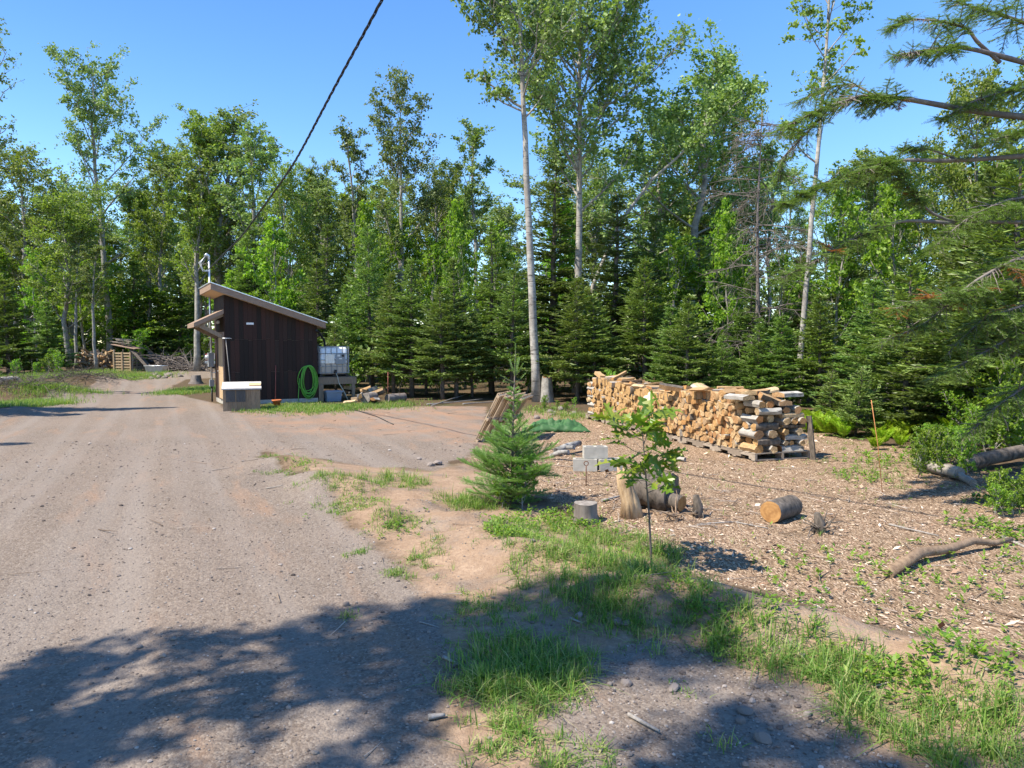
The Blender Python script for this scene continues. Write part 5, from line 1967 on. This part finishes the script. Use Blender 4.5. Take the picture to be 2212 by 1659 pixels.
V = [(-.5, -.25, 0), (.5, -.25, 0), (.5, .25, 0), (-.5, .25, 0), (-.6, -.32, .4), (.6, -.32, .4), (.6, .32, .4), (-.6, .32, .4)]
mb.add(V, [(0, 3, 2, 1), (0, 1, 5, 4), (1, 2, 6, 5), (2, 3, 7, 6), (3, 0, 4, 7)])
mb.build('tub', MAT['galv'], o)
mb = MB()
for a, b in zip(((-.62, -.34, .41), (.62, -.34, .41), (.62, .34, .41), (-.62, .34, .41)), ((.62, -.34, .41), (.62, .34, .41), (-.62, .34, .41), (-.62, -.34, .41))):
    mb.tube([a, b], .02, 6)
mb.build('rim', MAT['galv'], o)
mb = MB().lathe([(.0, 0), (.42, .0), (.45, .25), (.47, .27), (.45, .29), (.25, .45), (.2, .62), (0, .64)], 18)
tag(mb.build('stove_drum', MAT['black'], None, gp(330, 48.5, .35)), 'black round-topped drum standing behind the steel tub', 'drum')
mb = MB()
for i in range(90):
    p_ = gp(178 + 64 * rng.random(), 48 + rng.random() * 1.6)
    m_ = log_mb(wedge_poly(rng.uniform(.10, .16)), .46)
    M = Matrix.Translation(p_ + Vector((0, 0, .1 + 1.15 * rng.random() ** 1.1))) @ Matrix.Rotation(rng.random() * 6.28, 4, 'Z') @ Matrix.Rotation(rng.normal(0, .4), 4, 'Y')
    V_ = np.concatenate(m_.V) @ np.array(M.to_3x3()).T + np.array(M.translation)
    mb.V.append(V_)
    for f_, mt_, sm_ in m_.Fa:
        mb.Fa.append((f_ + mb.n, mt_, sm_))
    mb.n += len(V_)
tag(mb.build('heaped_firewood', LOGM), 'split firewood in the far heap left of the pallet crate', 'firewood', None, 'stuff')
mb = MB()
for i in range(700):
    p_ = gp(176 + 66 * rng.random(), 48.6 + rng.random() * 1.4, rng.random() * 1.15 * (1 - .3 * rng.random()))
    mb.beam(p_, p_ + Vector(unit(rng.normal(0, 1, 3))) * .4, .12, .08)
tag(mb.build('heaped_wood', MAT['pallet']), 'jumbled mass of split wood inside the far heap', 'wood heap', None, 'stuff')
mb = MB()
for i in range(420):
    if i < 170:
        px, hh = rng.uniform(338, 388), 1.0
    else:
        px, hh = rng.uniform(355, 448), .3
    p_ = gp(px, rng.uniform(47, 50), rng.random() * hh)
    d_ = unit(rng.normal(0, 1, 3) * np.array((1, 1, .45)))
    mb.tube(curve(p_, d_, rng.uniform(.7, 1.9), 3, (0, 0, -.2), .3), [.03, .025, .018, .008], 4, cap=False)
tag(mb.build('brush', MAT['bark_dead']), 'tangle of grey cut brush between the crate and the truck', 'brush', None, 'stuff')
mb = MB()
for i in range(520):
    k = rng.integers(0, 2)
    cx, cy, rx, ry, hh = HEAVES[k]
    x_, y_ = rng.normal(cx, rx * .42), rng.normal(cy, ry * .5)
    p_ = np.array((x_, y_, hz(x_, y_) + rng.random() * .25))
    mb.tube(curve(p_, unit(rng.normal(0, 1, 3) * np.array((1, 1, .4))), rng.uniform(.4, 1.3), 3, (0, 0, -.2), .3), [.012, .010, .007, .004], 3, cap=False)
tag(mb.build('brush', MAT['bark_log']), 'grey brush heaped along the left road edge', 'brush', None, 'stuff')
# log rail fence behind
o = empty('rail_fence', gp(350, 61), 0, 'low grey rail fence behind the brush left of the trunks', 'fence')
for k in range(4):
    mb = MB()
    mb.box((k * .88, 0, -.1), (k * .88 + .1, .1, 1.15))
    mb.build('post', MAT['pallet'], o)
for k in range(4):
    mb = MB()
    mb.box((-.1, -.03, .2 + k * .27), (2.75, -.001, .34 + k * .27))
    mb.build('rail', MAT['pallet'], o)
# stones by the tub
IC = None
t_ = (1 + 5 ** .5) / 2
ICV = unit(np.array([(-1, t_, 0), (1, t_, 0), (-1, -t_, 0), (1, -t_, 0), (0, -1, t_), (0, 1, t_), (0, -1, -t_), (0, 1, -t_), (t_, 0, -1), (t_, 0, 1), (-t_, 0, -1), (-t_, 0, 1)], float))
ICF = np.array([(0, 11, 5), (0, 5, 1), (0, 1, 7), (0, 7, 10), (0, 10, 11), (1, 5, 9), (5, 11, 4), (11, 10, 2), (10, 7, 6), (7, 1, 8), (3, 9, 4), (3, 4, 2), (3, 2, 6), (3, 6, 8), (3, 8, 9), (4, 9, 5), (2, 4, 11), (6, 2, 10), (8, 6, 7), (9, 8, 1)])


def rock_mesh():
    V_ = ICV.copy()
    fs_ = ICF
    mid = {}
    V_ = list(V_)
    out = []
    for a, b, c in fs_:
        m_ = []
        for i, j in ((a, b), (b, c), (c, a)):
            k = (min(i, j), max(i, j))
            if k not in mid:
                mid[k] = len(V_)
                V_.append(unit(V_[i] + V_[j]))
            m_.append(mid[k])
        out += [(a, m_[0], m_[2]), (b, m_[1], m_[0]), (c, m_[2], m_[1]), tuple(m_)]
    V_ = np.array(V_)
    for _ in range(7):      # chip flat facets off
        n_ = unit(rng.normal(0, 1, 3))
        d_ = V_ @ n_
        cut_ = rng.uniform(.55, .85)
        V_ = V_ - np.clip(d_ - cut_, 0, None)[:, None] * n_
    V_ = V_ * np.array((1, rng.uniform(.65, .9), rng.uniform(.5, .75)))
    return MB().add(V_, out, 0, False).mesh('rock', MAT['stone'])


ROCKS = [rock_mesh() for _ in range(6)]


def rock(p_, s_, label, group):
    o = bpy.data.objects.new('rock', ROCKS[rng.integers(6)])
    o.location = p_ + Vector((0, 0, s_ * .25))
    o.scale = (s_, s_, s_)
    o.rotation_euler = (rng.normal(0, .2), rng.normal(0, .2), rng.random() * 6.28)
    col.objects.link(o)
    return tag(o, label, 'rock', group)


for i in range(22):
    rock(gp(rng.uniform(312, 392), rng.uniform(38.5, 42.5)), rng.uniform(.1, .22), 'pale stone in the scatter across the far end of the drive', 'stones at the far end of the drive')
for (dx, dy, s_, l) in [(945, 1004, .11, 'dark split stone lying on the yard gravel left of the young fir'), (932, 1007, .08, 'smaller stone beside the dark split stone on the yard'), (905, 993, .05, 'stone on the yard gravel up-left of the split stone'),
                        (1335, 1335, .045, 'grey stone at the edge of the shaded grass, left one of two'), (1352, 1342, .04, 'grey stone at the edge of the shaded grass, right one of two'), (1250, 1330, .035, 'grey stone below the shaded grass tuft'),
                        (1415, 1352, .03, 'pale stone right of the two grey stones'), (1455, 1490, .04, 'round brown stone on the shaded gravel patch'), (1352, 1478, .035, 'broad pale flat stone on the shaded gravel patch'),
                        (1318, 1480, .02, 'small white stone left of the broad flat one'), (748, 1308, .03, 'pale stone alone on the drive above the shadow'), (1735, 1420, .03, 'pale stone in the grass at the bank'), (1610, 1540, .045, 'flat grey stone on the gravel right of the shade'),
                        (1650, 1600, .05, 'dark stone low on the gravel near the bottom grass'), (1745, 1545, .03, 'white pebble on the lower gravel'), (1150, 1195, .03, 'small grey stone in the grass below the young fir'),
                        (500, 1000, .02, 'pebble on the drive right of the tyre track'), (300, 1400, .025, 'pale pebble at the edge of the big shadow'), (985, 1440, .03, 'grey pebble left of the shaded grass'), (1600, 1560, .03, 'tan stone beside the flat grey stone'),
                        (498, 876, .1, 'brown stone at the left foot of the wooden box'), (486, 873, .07, 'smaller stone left of the wooden box')]:
    rock(at(dx, dy), s_, l, None)
rock(at(1160, 905), .1, 'tan stone behind the tarp', None)
for i in range(9):
    rock(at(rng.uniform(1185, 1262), rng.uniform(884, 898)), rng.uniform(.06, .13), 'pale stone in the scatter left of the far end of the woodpile', 'stones left of the woodpile')

# pickup truck mostly hidden behind the shed
o = empty('pickup_truck', gp(445 + 29, 50), R(4), 'reddish-silver pickup truck parked tail towards us behind the shed', 'truck')
paint = simple('faded_red_paint', (.33, .10, .10), (.26, .08, .08), 3, .35, .5, 0)
dull = simple('dusty_silver_paint', (.45, .40, .40), (.36, .32, .32), 3, .4, .5, 0, .3)
mb = MB()
mb.box((-.95, .02, .62), (.95, 2.0, 1.12)); mb.box((-.93, 2.002, .6), (.93, 5.0, 1.14))
V = [(-.88, 2.05, 1.142), (.88, 2.05, 1.142), (.88, 4.0, 1.142), (-.88, 4.0, 1.142), (-.72, 2.25, 1.78), (.72, 2.25, 1.78), (.72, 3.4, 1.78), (-.72, 3.4, 1.78)]
mb.add(V, [(4, 5, 6, 7), (0, 1, 5, 4), (1, 2, 6, 5), (2, 3, 7, 6), (3, 0, 4, 7)])
mb.build('body', paint, o)
mb = MB()
mb.box((-.78, -.01, .66), (.78, .018, 1.13)); mb.box((-.3, -.025, .9), (.3, -.011, 1.05))
mb.build('tailgate', dull, o)
for s_ in (-1, 1):
    mb = MB()
    mb.box((s_ * .87 - .075, -.012, .72), (s_ * .87 + .075, .018, 1.08))
    mb.build('tail_light', simple('red_lens', (.5, .03, .03), (.4, .02, .02), 4, .2, .5, 0), o)
mb = MB()
mb.box((-.94, -.18, .42), (.94, -.02, .6))
mb.build('bumper', MAT['galv'], o)
for x_ in (-.82, .82):
    for y_ in (1.1, 4.2):
        mb = MB().lathe([(0, -.11), (.22, -.11), (.33, -.1), (.36, -.05), (.36, .05), (.33, .1), (.22, .11), (0, .11)], 20)
        w = mb.build('wheel', MAT['black'], o, (x_, y_, .36))
        w.rotation_euler = (0, math.pi / 2, 0)
        rm = MB().lathe([(0, .112), (.19, .112), (.2, .122), (0, .13)], 16).build('rim', MAT['galv'], w)
mb = MB()
mb.add([(-.68, 2.10, 1.2), (.68, 2.10, 1.2), (.62, 2.22, 1.68), (-.62, 2.22, 1.68)], [(0, 1, 2, 3)])
mb.build('rear_window', MAT['black'], o)

# ------------------------------------------------------------------ undergrowth
fm = MB()
rm_ = MB()
for k in range(11):
    a = k * 2.4
    fr = curve((rng.normal(0, .05), rng.normal(0, .05), .02), (math.cos(a) * .35, math.sin(a) * .35, 1), rng.uniform(.5, .85), 9, (math.cos(a) * .45, math.sin(a) * .45, -.35), .15)
    rm_.tube(fr, np.linspace(.004, .0015, 10), 3, cap=False)
    t_ = np.linspace(.18, .98, 24)
    x_ = t_ * 9
    j = np.minimum(x_.astype(int), 8)
    P_ = fr[j] + (fr[j + 1] - fr[j]) * (x_ - j)[:, None]
    T_ = unit(fr[j + 1] - fr[j])
    S_ = unit(np.cross(T_, np.tile((0, 0, 1.0), (24, 1))))
    N_ = unit(np.cross(S_, T_))
    L_ = .14 * np.sin(np.pi * np.clip(t_ * .85 + .12, 0, 1)) + .012
    for sg in (-1, 1):
        V_, F_ = kites(P_, unit(S_ * sg + T_ * .45 + rng.normal(0, .08, S_.shape)), unit(N_ + rng.normal(0, .2, N_.shape)), L_, L_ * .28, .35)
        fm.add(V_, F_)
LIB['fern'] = (rm_.mesh('stems', MAT['fern']), fm.mesh('fronds', MAT['fern']))


def fern(p_, s_, label, group):
    o = empty('fern_plant', p_, rng.random() * 6.28, label, 'fern', group)
    o.scale = (s_, s_, s_ * rng.uniform(.85, 1.15))
    for nm, me in zip(('stems', 'fronds'), LIB['fern']):
        c_ = bpy.data.objects.new(nm, me)
        c_.parent = o
        col.objects.link(c_)


for i in range(9):
    fern(at(rng.uniform(1712, 1768), rng.uniform(918, 936)), rng.uniform(.6, .85), 'bright fern right behind the near end of the woodpile', 'ferns behind the woodpile end')
for i in range(8):
    fern(at(rng.uniform(1785, 1845), rng.uniform(932, 948)), rng.uniform(.55, .75), 'bright fern at the foot of the small firs', 'ferns below the small firs')
for i in range(44):
    fern(at(rng.uniform(1885, 2070), rng.uniform(900, 972)), rng.uniform(.35, .8), 'bright fern in the sunny patch right of the orange stake', 'ferns right of the orange stake')


def bush(p_, s_, label, group, key='shrub'):
    plant(key, 'shrub', p_, (s_, s_, s_ * rng.uniform(.8, 1.2)), rng.random() * 6.28, label, 'shrub', group)


for i in range(16):
    bush(at(rng.uniform(1960, 2120), rng.uniform(975, 1035)), rng.uniform(.18, .36), 'bright leafy seedling shrub above the white birch log', 'shrubs above the birch log')
for i in range(12):
    bush(at(rng.uniform(2080, 2230), rng.uniform(950, 990)), rng.uniform(.35, .65), 'yellow-green shrub in the right-hand shade', 'shrubs in the right shade')
for i in range(10):
    bush(at(rng.uniform(2140, 2230), rng.uniform(1060, 1150)), rng.uniform(.15, .3), 'low leafy shrub at the right edge', 'shrubs at the right edge')
for i in range(14):
    bush(gx(rng.uniform(1280, 1760), rng.uniform(20.5, 25)), rng.uniform(.4, .9), 'leafy shrub under the spruces behind the woodpile', 'shrubs behind the woodpile')
for i in range(9):
    bush(gx(rng.uniform(-60, 150), rng.uniform(38, 46)), rng.uniform(.4, .8), 'leafy shrub along the left-hand wood', 'shrubs along the left wood')
for i in range(10):
    bush(gx(rng.uniform(240, 460), rng.uniform(54, 62)), rng.uniform(1., 1.8), 'leafy shrub behind the crate and brush', 'shrubs behind the crate')
for i in range(10):
    bush(gx(rng.uniform(700, 1250), rng.uniform(26.5, 31)), rng.uniform(.5, 1.0), 'leafy shrub in the dark under the spruces', 'shrubs under the middle spruces')
for i in range(7):
    bush(at(rng.uniform(1165, 1240), rng.uniform(874, 892)), rng.uniform(.12, .22), 'small leafy plant at the foot of the lone birch', 'plants by the lone birch')
bush(at(1128, 1100), .3, 'leafy bramble growing in the front of the young fir', None)
bush(at(1085, 1098), .22, 'small leafy bramble at the left foot of the young fir', None)
# far wood that closes the gaps between the trunks: one mass
C_ = []
for i in range(3000):
    Y_ = rng.uniform(64, 92)
    C_.append((rng.uniform(-1.05, 1.0) * Y_, Y_, rng.random() ** 1.6 * 8.5 + .1))
C_ = np.array(C_)
mb = MB()
leaf_cloud(mb, C_, np.full(len(C_), 1.4), 110000, .42, up=.3)
tag(mb.build('far_wood', MAT['leaf_maple']), 'mass of foliage deep in the wood behind the trunks', 'wood', None, 'stuff')
C_ = np.array([(px_ * Y_, Y_, rng.random() * 1.6 + .2) for px_, Y_ in zip(rng.uniform(-.3, .8, 260), rng.uniform(27, 42, 260))])
mb = MB()
leaf_cloud(mb, C_, np.full(len(C_), .7), 16000, .16, up=.5)
tag(mb.build('undergrowth', MAT['needle']), 'dark low growth on the forest floor under the spruces', 'undergrowth', None, 'stuff')

# ------------------------------------------------------------------ ground cover
def blades(mb, XY, h_, wd, lean_=.5, n=1, mat=0):
    """curved grass blades"""
    k = len(XY)
    Z = hgt(XY[:, 0], XY[:, 1])
    B = np.column_stack([XY, Z - .005])
    a = rng.random(k) * 6.283
    D = np.column_stack([np.cos(a), np.sin(a), np.zeros(k)])
    S = np.column_stack([-np.sin(a + rng.normal(0, .5, k)), np.cos(a), np.zeros(k)])
    H = h_ * rng.uniform(.45, 1.25, k)
    ln = np.abs(rng.normal(0, lean_, k))
    pts = []
    for t_ in (0, .4, .75, 1.0):
        pts.append(B + np.array((0, 0, 1.0)) * (H * (t_ - .32 * ln * t_ * t_))[:, None] + D * (H * ln * t_ * t_)[:, None])
    w_ = wd * rng.uniform(.6, 1.3, k)
    V = np.stack([pts[0] - S * w_[:, None] * .5, pts[0] + S * w_[:, None] * .5, pts[1] + S * w_[:, None] * .45, pts[1] - S * w_[:, None] * .45,
                  pts[2] + S * w_[:, None] * .3, pts[2] - S * w_[:, None] * .3, pts[3]], 1).reshape(-1, 3)
    i0 = np.arange(k) * 7
    n0 = mb.n
    mb.V.append(V)
    mb.n += len(V)
    mb.Fa.append((np.stack([i0, i0 + 1, i0 + 2, i0 + 3], 1) + n0, mat, False))
    mb.Fa.append((np.stack([i0 + 3, i0 + 2, i0 + 4, i0 + 5], 1) + n0, mat, False))
    mb.Fa.append((np.stack([i0 + 5, i0 + 4, i0 + 6], 1) + n0, mat, False))


def patch(dx, dy, rpx, n, asp=.55):
    """random points round a pixel; rpx is the half width in view pixels, clumped into tufts"""
    c_ = at(dx, dy)
    r_ = rpx * (c_.y / F)
    ry = r_ * 1.25
    nt = max(3, int(n / 16))
    T = np.column_stack([rng.normal(c_.x, r_ * .55, nt), rng.normal(c_.y, ry * .55, nt)])
    k = rng.integers(0, nt, n)
    return T[k] + rng.normal(0, .03, (n, 2))


gm = MB()
for dx, dy, r_, h_, n in [
    (600, 985, 30, .12, 500), (640, 1012, 55, .13, 900), (700, 1030, 55, .15, 1000), (760, 1045, 60, .17, 1400), (840, 1043, 60, .27, 2200), (890, 1050, 40, .2, 900), (760, 1095, 60, .14, 1300), (850, 1115, 50, .16, 1300),
    (1000, 1085, 40, .3, 2000), (1045, 1095, 35, .25, 1200), (1110, 1150, 60, .2, 2000), (1190, 1150, 60, .2, 1500), (1270, 1165, 50, .22, 1300), (1360, 1170, 50, .25, 1200), (1420, 1195, 40, .3, 1400),
    (1160, 1190, 70, .18, 2200), (1250, 1205, 70, .2, 2200), (1330, 1225, 60, .24, 1900), (1400, 1235, 45, .28, 1200), (905, 1218, 50, .13, 800), (855, 1240, 25, .12, 350), (785, 1192, 18, .11, 200), (760, 1200, 12, .08, 100),
    (960, 1160, 25, .1, 250), (1180, 1285, 80, .16, 1600), (1260, 1290, 60, .2, 1600), (1320, 1290, 50, .2, 1300), (1340, 1265, 60, .2, 1500), (1010, 1310, 50, .12, 700), (1060, 1325, 60, .13, 800),
    (1460, 1290, 60, .22, 1300), (1540, 1310, 60, .24, 1500), (1620, 1340, 50, .24, 1200), (1400, 1340, 50, .18, 700), (1440, 1370, 60, .2, 1000), (1540, 1385, 40, .24, 1200), (1580, 1390, 30, .22, 700), (1690, 1385, 60, .26, 1700),
    (1750, 1400, 70, .28, 2200), (1800, 1390, 50, .26, 1500), (1860, 1430, 40, .2, 700), (1780, 1470, 50, .26, 1400), (1830, 1500, 50, .26, 1300), (1880, 1550, 60, .24, 1500), (1960, 1600, 60, .24, 1500), (1900, 1480, 60, .2, 1100), (2000, 1560, 60, .2, 900),
    (2050, 1640, 70, .24, 1300), (2110, 1560, 80, .24, 1800), (2180, 1600, 80, .24, 1800), (2080, 1500, 60, .2, 900), (2000, 1470, 70, .18, 900), (2150, 1490, 60, .18, 700), (2190, 1660, 80, .24, 1400),
    (1080, 1420, 80, .22, 2600), (1130, 1470, 90, .24, 3200), (1050, 1490, 60, .22, 1800), (1190, 1440, 80, .22, 2400), (1180, 1500, 60, .2, 1200), (1000, 1480, 35, .16, 500), (1230, 1480, 40, .14, 400), (1110, 1560, 50, .18, 900), (1150, 1600, 50, .12, 400),
    (1070, 1625, 35, .14, 350), (1210, 1650, 50, .15, 500), (750, 1335, 14, .09, 150), (1290, 1640, 40, .12, 250), (1545, 1600, 25, .12, 160), (1490, 1500, 30, .08, 120),
    (430, 845, 50, .25, 4500), (400, 848, 40, .25, 2500), (458, 842, 25, .28, 2500), (620, 882, 60, .16, 3000), (690, 884, 60, .16, 3000), (760, 880, 40, .18, 1600), (850, 876, 60, .18, 1400), (560, 884, 30, .14, 400),
    (15, 880, 60, .3, 4200), (60, 855, 60, .3, 4000), (120, 838, 60, .35, 4000), (190, 826, 60, .35, 4000), (260, 818, 60, .35, 4000), (310, 812, 50, .35, 3000), (90, 815, 70, .4, 4000), (200, 808, 60, .4, 3000), (1180, 890, 60, .22, 500), (1240, 900, 40, .22, 500), (1860, 1010, 70, .2, 1300), (1900, 1035, 60, .22, 1300),
    (1960, 1020, 60, .22, 1000), (1800, 960, 60, .15, 600), (1440, 1010, 50, .1, 250)]:
    if at(dx, dy).y > 15:
        c_ = at(dx, dy)
        rr_ = r_ * c_.y / F
        XY = np.column_stack([rng.normal(c_.x, rr_ * .6, n // 4), rng.normal(c_.y, rr_ * .9, n // 4)])
        k = rng.integers(0, len(XY), int(n * 1.2))
        blades(gm, XY[k] + rng.normal(0, .06, (len(k), 2)), h_ * .7, .011, .9)
        continue
    nn = int(n * (.24 if dx < 1430 else .11))
    blades(gm, patch(dx, dy, r_ * 1.1, nn), h_ * .56, .0058, 1.15)
    blades(gm, patch(dx, dy, r_ * 1.3, nn), .045, .005, 1.2)
# single tufts spread over soil and chips
XY = np.concatenate([inside(SAND, 130, .05), inside(MULCH, 150, .1)])
k = np.repeat(np.arange(len(XY)), 9)
blades(gm, XY[k] + rng.normal(0, .02, (len(k), 2)), .09, .004, .8)
tag(gm.build('grass', MAT['grass']), 'grass tufts on the bank and along the drive', 'grass', None, 'stuff')
wm = MB()


def weeds(XY, L_, n, mb=wm):
    k = np.repeat(np.arange(len(XY)), n)
    Z = hgt(XY[:, 0], XY[:, 1])
    a = rng.random(len(k)) * 6.283
    e = rng.uniform(.2, 1.2, len(k))
    D = np.column_stack([np.cos(a) * np.cos(e), np.sin(a) * np.cos(e), np.sin(e)])
    hh = rng.random(len(k)) * L_ * 1.3
    P_ = np.column_stack([XY[k], Z[k] + hh]) + D * .01
    N_ = unit(np.column_stack([-np.cos(a) * np.sin(e), -np.sin(a) * np.sin(e), np.cos(e)]) + rng.normal(0, .3, (len(k), 3)))
    s_ = L_ * rng.uniform(.6, 1.3, len(k))
    V_, F_ = kites(P_, unit(D * np.array((1, 1, .5))), N_, s_, s_ * .45, .45)
    mb.add(V_, F_)


for dx, dy, r_, n, L_ in [(1120, 1135, 50, 60, .07), (1200, 1125, 60, 80, .07), (1250, 1130, 50, 60, .06), (1080, 1150, 40, 50, .07), (1150, 1170, 60, 50, .06), (1310, 1160, 50, 40, .05), (850, 1125, 50, 50, .05), (770, 1090, 50, 40, .05), (1460, 1260, 60, 40, .05),
                          (1350, 1200, 60, 40, .05), (1560, 1330, 60, 40, .06), (1900, 1460, 60, 30, .07), (2000, 1440, 60, 30, .07), (2150, 1440, 80, 40, .07), (1950, 1000, 80, 90, .09), (2030, 985, 60, 80, .1), (1850, 1030, 60, 50, .07), (650, 1005, 40, 40, .05),
                          (1700, 1340, 60, 30, .05), (1200, 885, 50, 40, .1), (2150, 1150, 60, 50, .09), (2180, 1090, 60, 60, .1)]:
    c_ = at(dx, dy)
    rr_ = r_ * c_.y / F
    weeds(np.column_stack([rng.normal(c_.x, rr_ * .6, n), rng.normal(c_.y, rr_ * .9, n)]), L_ * .62, 8)
weeds(inside(MULCH, 330, .1), .035, 6)
weeds(inside(W((1600, 1200), (2260, 1150), (2260, 1500), (1700, 1330)), 190, .02), .045, 7)
tag(wm.build('weeds', MAT['weed']), 'broad-leaved weeds sprinkled over bank and chips', 'weeds', None, 'stuff')
# loose stones of the gravel, nearest the viewer
XY = np.concatenate([inside(ROAD, 5200, .0, (-4.2, 1.2, 2.7, 7.5)), inside(ROAD, 2400, 0, (-9, 1.5, 7.5, 14)), inside(LOBE, 2600, 0, (.2, 2.6, 2.6, 5)), inside(SAND, 1700, 0, (-1.2, 5, 2.6, 9))])
n = len(XY)
sz = .0035 + .0065 * rng.random(n) ** 3 + (rng.random(n) < .02) * rng.uniform(.005, .014, n)
sz *= np.where(XY[:, 1] > 7.5, 1.5, 1)
V = ICV[None] * sz[:, None, None] * rng.uniform(.7, 1.25, (n, 12, 1)) * np.array((1.15, 1, .7))
V[:, :, 0] += XY[:, 0][:, None]
V[:, :, 1] += XY[:, 1][:, None]
V[:, :, 2] += (hgt(XY[:, 0], XY[:, 1]) + sz * .3)[:, None]
mb = MB()
mb.add(V.reshape(-1, 3), (ICF[None] + (np.arange(n) * 12)[:, None, None]).reshape(-1, 3))
tag(mb.build('gravel', MAT['gravel']), 'loose crushed stones on the drive', 'gravel', None, 'stuff')
# wood chips
XY = np.concatenate([inside(MULCH, 14000, -.05, (.5, 7.5, 3.5, 9)), inside(MULCH, 8000, 0, (.3, 9.5, 9, 17))])
XY = XY[vnoise(XY[:, 0] * 1.6, XY[:, 1] * 1.6, 41) + .35 * rng.normal(0, 1, len(XY)) > -.12]
n = len(XY)
a = rng.random(n) * 6.283
D = unit(np.column_stack([np.cos(a), np.sin(a), rng.normal(0, .3, n)]))
N_ = unit(np.array((0, 0, 1.0)) + rng.normal(0, .3, (n, 3)))
L_ = rng.uniform(.015, .05, n) * (1 + (rng.random(n) < .12) * rng.uniform(.3, 1.6, n)) * np.where(XY[:, 1] > 9, 1.4, 1)
V_, F_ = kites(np.column_stack([XY, hgt(XY[:, 0], XY[:, 1]) + rng.uniform(.003, .014, n)]), D, N_, L_, L_ * rng.uniform(.15, .5, n), .5)
mb = MB()
mb.add(V_, F_)
tag(mb.build('wood_chips', MAT['chips']), 'wood chips and bark covering the clearing', 'wood chips', None, 'stuff')
# twigs
mb = MB()
XY = np.concatenate([inside(MULCH, 420, 0, (.5, 7.5, 3.5, 12)), inside(W((1290, 1060), (1640, 1060), (1640, 1150), (1330, 1140)), 130), inside(W((1020, 960), (1230, 970), (1240, 1060), (1150, 1060)), 90), inside(ROAD, 40, 0, (-5, 2, 3, 20)), inside(DIRT, 60), inside(SAND, 60)])
for x_, y_ in XY:
    a = rng.random() * 6.28
    l = rng.uniform(.06, .4) ** 1
    mb.tube(curve((x_, y_, hz(x_, y_) + .012), (math.cos(a), math.sin(a), .02), l, 3, (0, 0, 0), .15), np.linspace(.006, .002, 4) * rng.uniform(.5, 1.2), 4, cap=False)
tag(mb.build('twigs', MAT['twigs']), 'twigs strewn over chips and drive', 'twigs', None, 'stuff')
# sticks one can pick out
for a, b, r_, l in [((395 * 0 + 575, 1056), (612, 1050), .008, 'thin dark stick lying on the drive beside the grass tip'), ((905, 1345), (950, 1355), .006, 'pale straw-thin stick at the shadow edge'), ((925, 1556), (962, 1551), .016, 'pale flat splinter on the shaded drive'),
                    ((958, 1423), (985, 1437), .012, 'pale broken splinter left of the shaded grass'), ((1358, 1548), (1425, 1588), .012, 'forked pale stick on the shaded gravel'), ((1232, 1338), (1258, 1350), .01, 'short pale stick below the shaded grass tuft'),
                    ((1475, 1092), (1600, 1128), .012, 'long pale root lying between the orange-faced logs'), ((1590, 1130), (1660, 1142), .01, 'thin root lying left of the big log'), ((1300, 1085), (1345, 1075), .02, 'barkless stick before the broken trunk'),
                    ((1920, 1135), (2030, 1160), .012, 'slender stick in the shade below the right-hand boughs'), ((2165, 1165), (2230, 1190), .02, 'pale stick at the right edge above the crooked limb'), ((1505, 1135), (1580, 1130), .01, 'dark twig right of the root snag')]:
    A, B = at(*a), at(*b)
    tag(MB().tube(curve(A + Vector((0, 0, r_)), unit(np.array(B - A)), (B - A).length, 5, (0, 0, 0), .08), np.linspace(r_, r_ * .5, 6), 6, rough=.12).build('stick', MAT['greywood']), l, 'stick')
